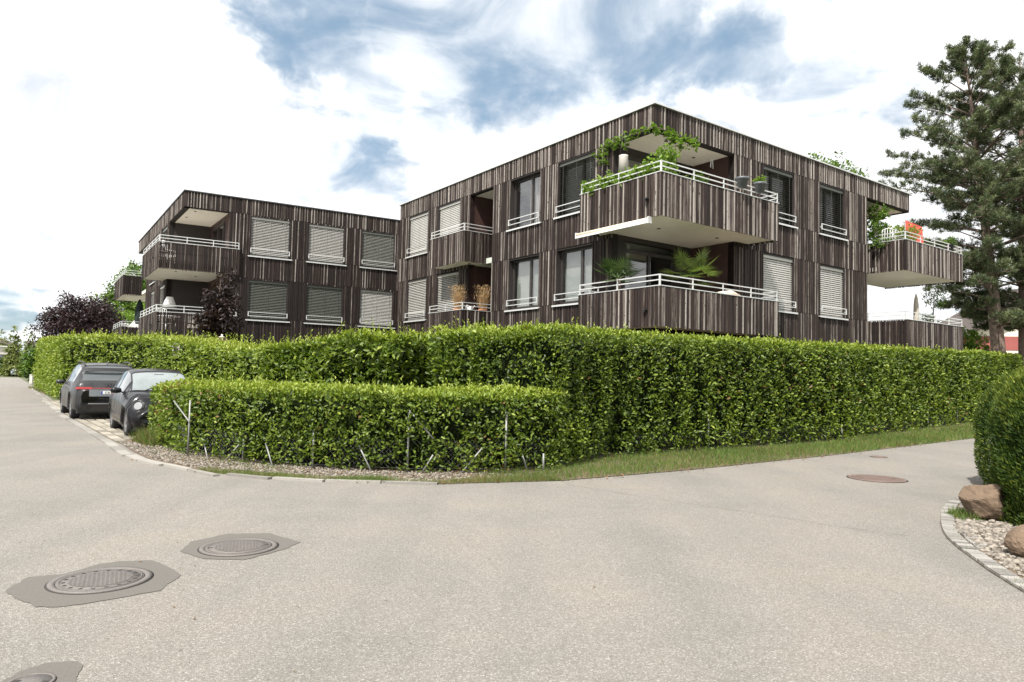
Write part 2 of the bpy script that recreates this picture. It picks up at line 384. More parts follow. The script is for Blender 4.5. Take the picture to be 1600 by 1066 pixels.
    def lights(s, pts, z):
        for x, y in pts:
            m = MB(); m.lathe([(.0, -.002), (.055, -.002), (.06, -.014), (.045, -.018), (0, -.016)], (x, y, z), 10); s.b(m, 'downlight', 'metal_dark')
    def door(s, F, a, c, z0, z1, nleaf=2, off=0.):
        f = MB(); st = (c - a) / nleaf
        for i in range(nleaf + 1): s.m(F, a + i * st - .05, a + i * st + .05, off, off + .07, z0, z1, f)
        s.m(F, a, c, off, off + .07, z1 - .1, z1, f); s.m(F, a, c, off, off + .07, z0, z0 + .1, f)
        d = s.b(f, 'glazed_door', 'frame_dark')
        for i in range(nleaf):
            g = MB(); s.m(F, a + i * st + .05, a + (i + 1) * st - .05, off + .02, off + .03, z0 + .1, z1 - .1, g); s.b(g, 'pane', 'pane_glass', d)
        return d
    def finish(s):
        s.b(s.clad, 'cladding', 'weathered_wood', kind='stuff'); s.b(s.back, 'wall', 'wood_backing')

RT, LT = ('R', 0.), ('L', 0.)
BC, AC = (3.883, 19.436), (-14.386, 30.228)
# ---------------------------------------------------------------- near building
B = Bld('apartment_building', 'brown wooden apartment building nearer the crossing, with plants and palms on its corner balconies', BC, 54.05, None, .365)
U0, U1, L0_, L1_ = 6.80, 8.60, 3.90, 5.70
wL = [(12.95, 14.72), (10.32, 12.08), (5.13, 6.90), (2.47, 4.22)]
wR = [(5.13, 6.88), (8.46, 10.10)]
CX_, CY_, RX0, RX1, LD = 3.62, 1.62, 11.70, 15.05, 1.85     # corner loggia size, end loggia, its depth
def fl(lo):  # loggia openings run from the storey's floor
    return (6.05, Z_F) if lo else (3.15, 5.70)
opL = [(a, c, z0, z1) for a, c in wL for z0, z1 in ((U0, U1), (L0_, L1_))] + [(8.0, 9.6, 3.15, Z_F), (0, CY_, 3.15, Z_F), (13.0, 14.7, 1.0, 2.7), (10.3, 12.0, 1.0, 2.7), (5.1, 6.9, 1.0, 2.7)]
opR = [(a, c, z0, z1) for a, c in wR for z0, z1 in ((U0, U1), (L0_, L1_))] + [(0, CX_, 3.15, Z_F), (RX0, RX1, 3.15, Z_F)]
B.facade(LT, -.0, 15.6, opL, [])
B.facade(RT, .0, RX1, opR, [])
for F, ws in ((LT, wL), (RT, wR)):
    pass
kinds = {('L', 0, 1): ('light', 68), ('L', 0, 0): ('light', 45), ('L', 1, 1): ('light', 68), ('L', 1, 0): ('light', 42), ('L', 2, 1): ('curtain', 0), ('L', 2, 0): ('brightened', 0),
         ('L', 3, 1): ('dark', 12), ('L', 3, 0): ('brightened', 0), ('R', 0, 1): ('dark', 14), ('R', 1, 1): ('dark', 20), ('R', 0, 0): ('light', 66), ('R', 1, 0): ('light', 62)}
for F, ws in ((LT, wL), (RT, wR)):
    for i, (a, c) in enumerate(ws):
        for up, (z0, z1) in ((1, (U0, U1)), (0, (L0_, L1_))):
            k, tl = kinds[(F[0], i, up)]; B.window(F, a, c, z0, z1, k, tl, rail=not (F[0] == 'L' and i == 1))
# back of the block, roof, floors
v = MB(); v.box(RX1 - .3, RX1, LD, 13, .1, 9.2); v.box(2.2, RX1, 12.8, 13, .1, 9.2); v.box(0.3, 2.3, 15.3, 15.55, .1, 9.2); v.box(2.0, 2.2, 13, 15.4, .1, 9.2); B.b(v, 'rear_wall', 'panel_brown')
v = MB(); v.box(.05, RX1 - .05, .05, 13, 8.72, 9.30); v.box(.05, 2.2, 13, 15.55, 8.72, 9.30)
for z in (5.85, 2.95): v.box(.3, RX1 - .3, LD + .05, 12.7, z, z + .2); v.box(.3, 11.6, 1.75, LD + .05, z, z + .2); v.box(3.75, 11.6, .25, 1.75, z, z + .2); v.box(.3, 2.1, 12.7, 15.3, z, z + .2)
B.b(v, 'floor_slab', 'interior')
for q in ((.02, RX1 - .02, .02, 2.2), (.02, 1.9, 7.8, 9.8)): v = MB(); v.box(*q, Z_F + .02, Z_F + .1); B.b(v, 'soffit', 'render_white')
v = MB()
for (x0, x1, y0, y1) in ((-.07, RX1 + .07, -.07, .12), (-.07, .12, .12, 15.67), (.12, 2.2, 15.5, 15.67), (RX1 - .1, RX1 + .07, .12, 13)): v.box(x0, x1, y0, y1, 9.315, 9.355)
B.b(v, 'roof_edge', 'metal_light')
v = MB(); v.box(.12, RX1 - .1, .12, 12.9, 9.30, 9.33); v.box(.12, 2.0, 12.9, 15.5, 9.30, 9.33); B.b(v, 'roof', 'roof_gravel')
# fascia ends: the end gable of the roof slab
B.facade(('X', RX1), 0, 0, [], []) if False else None
v = B.clad
y = 0.0
while y < 12.9:
    w = R_.uniform(.06, .12); v.tone = B.tone(.05); v.box(RX1, RX1 + .03, y, y + w, 8.57, 9.30); y += w + .01
y = LD
while y < 12.9:
    w = R_.uniform(.06, .12); v.tone = B.tone(-.1); v.box(RX1, RX1 + .03, y, y + w, .1, 8.56); y += w + .01
v = MB()
for z0, z1 in ((6.05, Z_F + .02), (3.15, 5.95)):
    for q in ((CX_, CX_ + .12, .02, CY_ + .3), (RX0 - .12, RX0, .02, LD + .2), (0.0, 1.8, 9.6, 9.66), (0.0, 1.8, 7.94, 8.0)):
        v = MB(); v.box(*q, z0, z1); B.b(v, 'loggia_side_wall', 'panel_brown')
v = MB()
for z0, z1 in ((6.05, Z_F + .02), (3.15, 5.95)):
    for q in ((RX0, RX1 - .25, LD, LD + .1), (1.6, 1.7, 8.0, 9.6)):
        v = MB(); v.box(*q, z0, z1); B.b(v, 'loggia_back_wall', 'panel_dark')
    v = MB(); v.box(0.0, .55, CY_ + .02, CY_ + .2, z0, z1); v.box(2.75, CX_, CY_ + .02, CY_ + .2, z0, z1); v.box(.55, 2.75, CY_ + .02, CY_ + .2, z1 - .22, z1); B.b(v, 'loggia_back_wall', 'panel_dark')
for z in (6.05, 3.15):
    B.door(('R', CY_ + .02), .55, 2.75, z + .05, z + 2.35, 2, -.1)
v = MB(); v.box(.3, 2.9, 4.5, 4.6, 3.2, 8.4); B.b(v, 'room_wall', 'interior')
for zs, zt, zr, up in ((5.85, 6.985, 7.30, 1), (2.95, 3.985, 4.30, 0)):
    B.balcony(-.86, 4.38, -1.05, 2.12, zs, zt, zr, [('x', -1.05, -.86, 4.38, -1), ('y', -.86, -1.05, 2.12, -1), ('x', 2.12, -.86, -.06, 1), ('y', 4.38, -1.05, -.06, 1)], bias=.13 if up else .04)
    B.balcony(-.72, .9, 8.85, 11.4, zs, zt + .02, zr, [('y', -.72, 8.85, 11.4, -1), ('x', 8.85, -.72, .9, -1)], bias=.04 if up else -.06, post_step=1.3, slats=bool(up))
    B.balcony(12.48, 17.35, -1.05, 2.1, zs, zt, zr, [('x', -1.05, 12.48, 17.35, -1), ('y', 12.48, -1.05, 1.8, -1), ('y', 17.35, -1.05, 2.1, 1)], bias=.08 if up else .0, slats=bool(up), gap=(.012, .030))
v = MB(); v.box(.02, CX_, -.02, CY_, 5.90, 6.05); v.box(.02, CX_, -.0, CY_, 3.0, 3.15); v.box(12.5, RX1, 0, LD, 5.90, 6.05); v.box(12.5, RX1, 0, LD, 3.0, 3.15); v.box(.02, .84, 8.92, 9.6, 5.90, 6.05); v.box(.02, .84, 8.92, 9.6, 3.0, 3.15)
B.b(v, 'loggia_floor', 'render_white')
B.lights([(1.05, .5), (2.9, 1.0)], Z_F + .02); B.lights([(.5, .25), (2.8, .0)], 5.88); B.lights([(-.1, 9.4)], 5.88)
# water spouts on the corner parapets
for z in (6.32, 3.36):
    v = MB(); v.box(-.98, -.88, -.66, -.54, z, z + .04); v.tube([(-.93, -.60, z), (-.97, -.60, z - .05)], .02, 8); B.b(v, 'water_spout', 'black_plastic')
B.finish()
# ---------------------------------------------------------------- farther building
A = Bld('apartment_building', 'brown wooden apartment building farther to the left, behind the parked cars, all its blinds lowered', AC, 59.1, (-.0628, .998), .29)
wA = [(2.77, 4.52), (5.39, 7.12), (8.0, 9.72), (10.6, 12.3)]
wAL = [(4.55, 6.25), (7.8, 9.4)]
AX, AY = 1.85, 4.02
opR = [(a, c, z0, z1) for a, c in wA for z0, z1 in ((6.77, 8.58), (3.86, 5.67))] + [(0, AX, 3.1, Z_F), (2.7, 4.4, 1.2, 2.75)]
opL = [(a, c, z0, z1) for a, c in wAL for z0, z1 in ((6.1, 8.58), (3.2, 5.67))] + [(0, AY, 3.1, Z_F), (11.4, 15.6, 3.1, Z_F)]
A.facade(RT, 0, 13.5, opR, [])
A.facade(LT, 0, 15.6, opL, [])
ka = {(0, 1): ('light', 40), (0, 0): ('dark', 40), (1, 1): ('light', 44), (1, 0): ('dark', 42), (2, 1): ('mid', 38), (2, 0): ('light', 46), (3, 1): ('mid', 40), (3, 0): ('mid', 40)}
for i, (a, c) in enumerate(wA):
    for up, (z0, z1) in ((1, (6.77, 8.58)), (0, (3.86, 5.67))): A.window(RT, a, c, z0, z1, *ka[(i, up)])
A.window(RT, 2.7, 4.4, 1.2, 2.75, 'light', 50, rail=False)
for i, (a, c) in enumerate(wAL):
    A.window(LT, a, c, 6.1, 8.58, 'mid', 30, rail=False); A.window(LT, a, c, 3.2, 5.67, 'light', 40, rail=False)
v = MB(); v.box(13.2, 13.5, 0.1, 15.4, .1, 9.2); v.box(2.2, 13.2, 15.2, 15.4, .1, 9.2); A.b(v, 'rear_wall', 'panel_brown')
v = MB(); v.box(.05, 13.45, .05, 15.55, 8.72, 9.30)
for z in (5.85, 2.95): v.box(2.1, 13, .3, 15.1, z, z + .2); v.box(.3, 2.1, 4.2, 11.2, z, z + .2)
A.b(v, 'floor_slab', 'interior')
for q in ((.02, 2.2, .02, AY + .2), (.02, 2.2, 11.2, 15.5)): v = MB(); v.box(*q, Z_F + .02, Z_F + .1); A.b(v, 'soffit', 'render_white')
v = MB()
for (x0, x1, y0, y1) in ((-.06, 13.5, -.06, .12), (-.06, .12, .12, 15.66)): v.box(x0, x1, y0, y1, 9.31, 9.36)
A.b(v, 'roof_edge', 'metal_dark')
v = MB(); v.box(.12, 13.4, .12, 15.5, 9.30, 9.33); A.b(v, 'roof', 'roof_gravel')
v = MB()
for z0, z1 in ((6.05, Z_F + .02), (3.1, 5.95)):
    for q in ((AX, AX + .12, .02, AY + .1), (0, AX, 11.34, 11.4)):
        v = MB(); v.box(*q, z0, z1); A.b(v, 'loggia_side_wall', 'panel_brown')
v = MB()
for z0, z1 in ((6.05, Z_F + .02), (3.1, 5.95)):
    for q in ((0, AX, AY, AY + .1), (1.75, 1.85, 11.4, 12.6)):
        v = MB(); v.box(*q, z0, z1); A.b(v, 'loggia_back_wall', 'panel_dark')
for z in (6.05, 3.1): A.door(('L', AX), .9, 3.2, z + .05, z + 2.3, 2, .0)
for zs, zt, zr in ((5.83, 6.97, 7.27), (2.85, 3.96, 4.27)):
    A.balcony(-.96, 2.3, -.14, 5.0, zs, zt, zr, [('x', -.14, -.96, 2.3, -1), ('y', -.96, -.14, 5.0, -1)], bias=.0, gap=(.018, .038), post_step=1.1, backed=False)
    A.balcony(-.96, 1.0, 13.35, 18.2, zs, zt, zr, [('x', 13.35, -.96, 0.02, -1), ('y', -.96, 13.35, 18.2, -1)], bias=-.05, gap=(.020, .040), post_step=1.1)
v = MB(); v.box(.02, AX, .0, AY, 5.88, 6.05); v.box(.02, AX, .0, AY, 2.92, 3.1); v.box(.02, 1.8, 11.4, 15.5, 5.88, 6.05); v.box(.02, 1.8, 11.4, 15.5, 2.92, 3.1); A.b(v, 'loggia_floor', 'render_white')
A.lights([(.55, .75), (.45, 2.3)], Z_F + .02); A.lights([(-.1, .9), (.9, 2.0)], 5.86)
for z in (6.35, 3.4):
    v = MB(); v.box(-1.09, -.98, .75, .95, z, z + .05); A.b(v, 'water_spout', 'black_plastic')
A.finish()
print('slats', B.nslat, A.nslat)
# ================================================================ ground
def asphalt():
    m, t, b = mat_new('asphalt'); tcn = nn(t, 'ShaderNodeTexCoord'); P = tcn.outputs['Object']
    vo = nn(t, 'ShaderNodeTexVoronoi', i_Scale=130.); lk(t, P, vo.inputs['Vector'])
    sp = nn(t, 'ShaderNodeSeparateColor'); lk(t, vo.outputs['Color'], sp.inputs[0])
    agg = ramp(t, sp.outputs[0], [(0, (.180, .166, .146)), (.5, (.235, .220, .197)), (.80, (.270, .254, .230)), (.94, (.33, .318, .292)), (1, (.43, .42, .39))])
    fine = nn(t, 'ShaderNodeTexNoise', i_Scale=260., i_Detail=2.); lk(t, P, fine.inputs['Vector'])
    c = mixc(t, 1., agg, ramp(t, fine.outputs[0], [(.34, .72), (.5, 1.), (.7, 1.12)]), 'MULTIPLY')
    big = nn(t, 'ShaderNodeTexNoise', i_Scale=.55, i_Detail=6., i_Roughness=.62); lk(t, P, big.inputs['Vector'])
    mp = nn(t, 'ShaderNodeMapping'); mp.inputs['Rotation'].default_value = (0, 0, rad(37)); mp.inputs['Scale'].default_value = (1.4, .09, 1); lk(t, P, mp.inputs[0])
    trk = nn(t, 'ShaderNodeTexNoise', i_Scale=1.0, i_Detail=4.); lk(t, mp.outputs[0], trk.inputs['Vector'])
    c = mixc(t, 1., c, ramp(t, big.outputs[0], [(.25, (.84, .85, .87)), (.5, (1, 1, 1)), (.75, (1.1, 1.08, 1.04))]), 'MULTIPLY')
    c = mixc(t, .7, c, ramp(t, trk.outputs[0], [(.3, (.88, .88, .89)), (.6, (1.04, 1.03, 1.02))]), 'MULTIPLY')
    dk = nn(t, 'ShaderNodeTexVoronoi', i_Scale=1.9); lk(t, P, dk.inputs['Vector'])       # a few dark flecks, old gum and tar
    nz = nn(t, 'ShaderNodeTexNoise', i_Scale=30., i_Detail=2.); lk(t, P, nz.inputs['Vector'])
    fl = mth(t, 'LESS_THAN', mth(t, 'ADD', dk.outputs['Distance'], mth(t, 'MULTIPLY', nz.outputs[0], .05)), .048)
    c = mixc(t, 1., c, (.90, .895, .885), 'MULTIPLY'); c = mixc(t, mth(t, 'MULTIPLY', fl, .6), c, (.07, .06, .05))
    v3 = nn(t, 'ShaderNodeTexVoronoi', i_Scale=22.); lk(t, P, v3.inputs['Vector']); s3 = nn(t, 'ShaderNodeSeparateColor'); lk(t, v3.outputs['Color'], s3.inputs[0])
    pit = mth(t, 'MULTIPLY', mth(t, 'LESS_THAN', v3.outputs['Distance'], .17), mth(t, 'GREATER_THAN', s3.outputs[0], .80)); c = mixc(t, mth(t, 'MULTIPLY', pit, .55), c, (.09, .075, .06))
    lk(t, c, b.inputs['Base Color']); b.inputs['Roughness'].default_value = .9; b.inputs['Specular IOR Level'].default_value = .35
    bn = nn(t, 'ShaderNodeBump', i_Strength=.75, i_Distance=.006); lk(t, mth(t, 'ADD', vo.outputs['Distance'], mth(t, 'MULTIPLY', fine.outputs[0], .5)), bn.inputs['Height']); lk(t, bn.outputs[0], b.inputs['Normal'])
asphalt()
def stone_mat(name, lo, hi, sc=25., rough=.85, bump=.5):
    m, t, b = mat_new(name); tcn = nn(t, 'ShaderNodeTexCoord'); at = nn(t, 'ShaderNodeAttribute', attribute_name='tone')
    no = nn(t, 'ShaderNodeTexNoise', i_Scale=sc, i_Detail=7., i_Roughness=.68); lk(t, tcn.outputs['Object'], no.inputs['Vector'])
    f = mth(t, 'ADD', mth(t, 'MULTIPLY', at.outputs['Fac'], .6), mth(t, 'MULTIPLY', no.outputs[0], .6), clamp=True)
    lk(t, ramp(t, f, [(.25, lo), (.85, hi)]), b.inputs['Base Color']); b.inputs['Roughness'].default_value = rough
    bn = nn(t, 'ShaderNodeBump', i_Strength=bump, i_Distance=.02); lk(t, no.outputs[0], bn.inputs['Height']); lk(t, bn.outputs[0], b.inputs['Normal'])
stone_mat('soil', (.06, .042, .028), (.19, .14, .095), 9.)
stone_mat('terrain', (.035, .05, .015), (.12, .13, .06), 3.)
stone_mat('pebble', (.07, .058, .046), (.31, .275, .23), 30.)
stone_mat('kerb_concrete', (.16, .15, .135), (.30, .285, .255), 14.)
stone_mat('granite_sett', (.10, .095, .088), (.30, .285, .26), 40.)
stone_mat('paver', (.17, .155, .125), (.36, .33, .27), 10.)
stone_mat('asphalt_patch', (.082, .075, .065), (.14, .13, .115), 60., .85, .35)
stone_mat('boulder', (.030, .020, .013), (.21, .145, .095), 6., .85, 1.)
stone_mat('cast_iron', (.075, .066, .060), (.18, .162, .15), 30., .5, .4)
stone_mat('rusty_iron', (.11, .075, .062), (.19, .135, .115), 18., .6, .4)
simple('iron_dark', (.035, .03, .028), .8)
simple('galvanised', (.27, .275, .265), .55, .3, var=.2, scale=30)
simple('twig', (.20, .16, .13), .85, var=.3, scale=20)

def sheet(name, pts, z, mat, parent=None, kind=None):
    m = MB(); m.add([(x, y, z) for x, y in pts], [tuple(range(len(pts)))]); return m.build(name, mat, parent, kind=kind)
sheet('ground', [(-1500, -600), (1500, -600), (1500, 3000), (-1500, 3000)], -.012, 'terrain', kind='structure')
KERB = [(-62.6, 88.9), (-32.6, 47.9), (-13.96, 22.04), (-8.39, 14.76), (-7.1, 13.0), (-6.12, 11.84), (-4.77, 10.72), (-3.7, 10.25), (-2.77, 10.04), (-1.0, 9.98), (.81, 10.57), (3.14, 12.17), (6.93, 15.15), (13.97, 21.11), (30, 36), (60, 64)]
sheet('road', [(-68, 84)] + [(-62.4, 89.1), (-32.4, 48.1), (-13.76, 22.2), (-8.2, 14.9), (-6.9, 13.2), (-5.95, 12.05), (-4.66, 10.95), (-3.65, 10.48), (-2.75, 10.28), (-1.0, 10.22), (.73, 10.78), (3.0, 12.35), (6.8, 15.3), (13.8, 21.3), (29.8, 36.2), (59.8, 64.2)] + [(66, 58), (34, 30), (12, 14.2), (6.53, 9.99), (5.31, 8.69), (4.46, 7.21), (4.06, 6.01), (3.85, 5.0), (4.4, 2.6), (12, 2), (12, -40), (-45, -40), (-45, 40), (-60, 75)], 0, 'asphalt', kind='structure')
# old joint between the two asphalt layers, and a tar-filled edge
def ribbon(name, pts, w, z, mat, parent=None, kind=None, jit=0.):
    m = MB(); vs = []; P = [Vector((x, y, 0)) for x, y in pts]; Q = []
    for a, b in zip(P, P[1:]):
        n = max(1, int((b - a).length / .12)); Q += [a.lerp(b, i / n) for i in range(n)]
    Q.append(P[-1])
    for i, p in enumerate(Q):
        d = (Q[min(i + 1, len(Q) - 1)] - Q[max(i - 1, 0)]).normalized(); s = Vector((-d.y, d.x, 0)); o = R_.uniform(-jit, jit); ww = w * R_.uniform(.5, 1.2)
        vs += [(p + s * (o - ww / 2)) + Vector((0, 0, z)), (p + s * (o + ww / 2)) + Vector((0, 0, z))]
    m.add(vs, [(2 * i, 2 * i + 1, 2 * i + 3, 2 * i + 2) for i in range(len(Q) - 1)]); return m.build(name, mat, parent, kind=kind)
ribbon('road_joint', [(.83, 10.26), (1.74, 9.35), (2.42, 8.75), (3.03, 8.26), (3.53, 7.71), (4.12, 7.28)], .007, .003, 'iron_dark', kind='structure', jit=.006)
# verge between kerb and hedges
VERGE = [(-8.3, 14.9), (-7.0, 13.1), (-6.05, 11.95), (-4.72, 10.80), (-3.66, 10.30), (-2.75, 10.08), (-1.0, 10.02), (.81, 10.60), (3.14, 12.20), (6.93, 15.18), (13.97, 21.14), (30, 36), (29, 38), (12, 25), (0, 17), (-6, 17)]
sheet('verge', VERGE, .010, 'soil', kind='structure')
kb = structure(thing('kerb', 'flush pale concrete kerb along the left road', None)); del kb['label']
def along(pts, step):
    P = [Vector((x, y, 0)) for x, y in pts]; out = []; rest = 0.
    for a, b in zip(P, P[1:]):
        L = (b - a).length; d = (b - a) / L; s = rest
        while s < L: out.append((a + d * s, d)); s += step
        rest = s - L
    return out
for i, (p, d) in enumerate(along(KERB[1:10], .80)):
    s = Vector((-d.y, d.x, 0)); m = MB(); m.tone = R_.random()
    if p.y > 33 and i % 2: continue
    L = .79 if p.y <= 33 else 1.59
    wk = .085 if p.x < -6 else .05; c = p + d * L / 2 - s * (wk - .035); ax = Matrix((d, s, Vector((0, 0, 1)))).transposed()
    m.obox((c.x, c.y, .012 + R_.uniform(-.002, .003)), ax, L / 2 - .004, wk, .02); m.build('kerb_stone', 'kerb_concrete', kb)
# parking bay of long pavers with open joints
pk = structure(thing('parking_paving', 'rows', None)); del pk['label']
ud = Vector((-.6075, .7943, 0)); sd_ = Vector((.7943, .6075, 0))
sheet('paving_bed', [(-8.35, 14.85), (-20.9, 31.3), (-18.9, 32.8), (-5.6, 15.2), (-7.0, 13.3)], .006, 'soil', kind='structure')
for r in range(9):
    for k in range(34):
        p = Vector((-8.25, 14.95, 0)) + ud * (k * .60 + (r % 2) * .3) + sd_ * (-.03 + r * .235)
        if p.y > 31: continue
        m = MB(); m.tone = R_.random(); m.obox((p.x, p.y, .015 + R_.uniform(-.003, .003)), Matrix((ud, sd_, Vector((0, 0, 1)))).transposed(), .288, .093, .012); m.build('paver', 'paver', pk)
# bed with setts, gravel, boulders on the right
bo = [(12, 14.1), (7.4, 10.55), (6.53, 9.99), (6.17, 9.71), (5.74, 9.28), (5.31, 8.69), (4.9, 8.04), (4.62, 7.54), (4.46, 7.21), (4.3, 6.78), (4.18, 6.39), (4.06, 6.01), (3.99, 5.74), (3.91, 5.39), (3.85, 5.0), (3.9, 4.2), (4.3, 3.2)]
sheet('planting_bed', bo + [(12, 3)], .012, 'soil', kind='structure')
bk = structure(thing('bed_kerb', 'x', None)); del bk['label']
for rowi, off in ((0, .0), (1, .155)):
    for p, d in along(bo[1:], .105):
        s = Vector((-d.y, d.x, 0)); m = MB(); m.tone = R_.random(); w = .145 if rowi == 0 else .13
        c = p + s * (off + w / 2 - .0); q = Matrix.Rotation(R_.uniform(-.07, .07), 3, 'Z') @ Matrix((d, s, Vector((0, 0, 1)))).transposed()
        if rowi and p.y < 6.8: continue
        m.obox((c.x, c.y, .006 + R_.uniform(-.004, .006)), q, .046, w / 2 - .006, .022); m.build('sett', 'granite_sett', bk)

def inside(pts, x, y):
    c = np.zeros(len(x), bool); n = len(pts)
    for i in range(n):
        x1, y1 = pts[i]; x2, y2 = pts[(i + 1) % n]
        k = ((y1 > y) != (y2 > y)) & (x < (x2 - x1) * (y - y1) / (y2 - y1 + 1e-12) + x1); c ^= k
    return c
def scatter(pts, n):
    a = np.array(pts); lo, hi = a.min(0), a.max(0); x = NR.uniform(lo[0], hi[0], n); y = NR.uniform(lo[1], hi[1], n); k = inside(pts, x, y); return np.stack([x[k], y[k]], 1)
ICO = None
def stones(name, XY, r0, r1, mat, parent=None, z=.012):
    phi = (1 + 5 ** .5) / 2
    T = nrm(np.array([(-1, phi, 0), (1, phi, 0), (-1, -phi, 0), (1, -phi, 0), (0, -1, phi), (0, 1, phi), (0, -1, -phi), (0, 1, -phi), (phi, 0, -1), (phi, 0, 1), (-phi, 0, -1), (-phi, 0, 1)]))
    TF = np.array([(0, 11, 5), (0, 5, 1), (0, 1, 7), (0, 7, 10), (0, 10, 11), (1, 5, 9), (5, 11, 4), (11, 10, 2), (10, 7, 6), (7, 1, 8), (3, 9, 4), (3, 4, 2), (3, 2, 6), (3, 6, 8), (3, 8, 9), (4, 9, 5), (2, 4, 11), (6, 2, 10), (8, 6, 7), (9, 8, 1)])
    n = len(XY); R = NR.uniform(r0, r1, n); sc = np.stack([R * NR.uniform(.8, 1.4, n), R * NR.uniform(.7, 1.1, n), R * NR.uniform(.45, .8, n)], 1)
    a = NR.uniform(0, 6.28, n); V = T[None] * (1 + NR.uniform(-.22, .22, (n, 12, 1))) * sc[:, None, :]
    ca, sa = np.cos(a)[:, None], np.sin(a)[:, None]; V = np.stack([V[..., 0] * ca - V[..., 1] * sa, V[..., 0] * sa + V[..., 1] * ca, V[..., 2]], -1)
    V[..., 0] += XY[:, 0, None]; V[..., 1] += XY[:, 1, None]; V[..., 2] += (z + sc[:, 2] * NR.uniform(.2, .9, n))[:, None]
    F = TF[None] + (np.arange(n) * 12)[:, None, None]
    return link(name, np_mesh(name, V.reshape(-1, 3), F.reshape(-1, 3), np.repeat(NR.uniform(0, 1, n), 12), mat), parent, None, 'stuff')
bed_in = [(6.6, 9.7), (5.72, 8.96), (5.2, 8.2), (4.92, 7.8), (4.71, 7.39), (4.55, 6.9), (4.35, 6.4), (4.25, 6.06), (4.16, 5.72), (4.05, 5.0), (4.5, 4.2), (7.5, 5.0), (9, 9.5)]
g = stones('gravel', scatter(bed_in, 30000), .012, .034, 'pebble'); g['label'] = 'pale rounded gravel filling the bed round the boulders'
vg = [(-8.1, 14.6), (-7.0, 13.15), (-6.05, 12.0), (-4.72, 10.87), (-3.66, 10.42), (-2.75, 10.2), (-1.0, 10.12), (.6, 10.7), (.5, 11.6), (-1.5, 11.1), (-4.1, 11.7), (-5.5, 12.7), (-7.4, 15.2)]
xy = scatter(vg, 30000); keep = NR.random(len(xy)) < np.clip(.75 - .12 * (xy[:, 0] + 1.5), .12, 1); g = stones('gravel', xy[keep], .009, .024, 'pebble', z=.010)
g['label'] = 'fine pale gravel on the verge in front of the low hedge'
# ---------------------------------------------------------------- boulders
def boulder(label, c, r, seed, flat=.8):
    m = MB(); rr = np.random.default_rng(seed); n1_, n2_ = 40, 60; vs = []
    for i in range(n1_ + 1):
        for k in range(n2_):
            th = math.pi * i / n1_; ph = 2 * math.pi * k / n2_; vs.append((math.sin(th) * math.cos(ph), math.sin(th) * math.sin(ph), math.cos(th)))
    V = np.array(vs); cuts = nrm(rr.normal(size=(11, 3)))
    rad_ = np.ones(len(V))
    for q in cuts: d = V @ q; rad_ = np.where(d > .62, np.minimum(rad_, .74 / np.maximum(d, .1) * rr.uniform(.98, 1.12)), rad_)
    rad_ += vnoise(V, 5, seed) * .05 + vnoise(V, 13, seed + 1) * .025 + vnoise(V, 31, seed + 2) * .014 + NR.normal(0, .004, len(V))
    V = V * rad_[:, None] * np.array(r); V[:, 2] += r[2] * flat
    fs = [(i * n2_ + k, i * n2_ + (k + 1) % n2_, (i + 1) * n2_ + (k + 1) % n2_, (i + 1) * n2_ + k) for i in range(n1_) for k in range(n2_)]
    m.add([tuple(v) for v in V], fs, False); o = m.build('boulder', 'boulder', None, None, c); return tag(o, label, 'boulder', 'boulders in the gravel bed')
boulder('brown boulder between the setts and the clipped yew, the one standing farther from the camera', (5.52, 8.2, 0), (.27, .27, .255), 3)
boulder('lighter brown boulder in the gravel, the nearer one cut off by the photo edge', (4.80, 6.42, 0), (.27, .22, .17), 9)
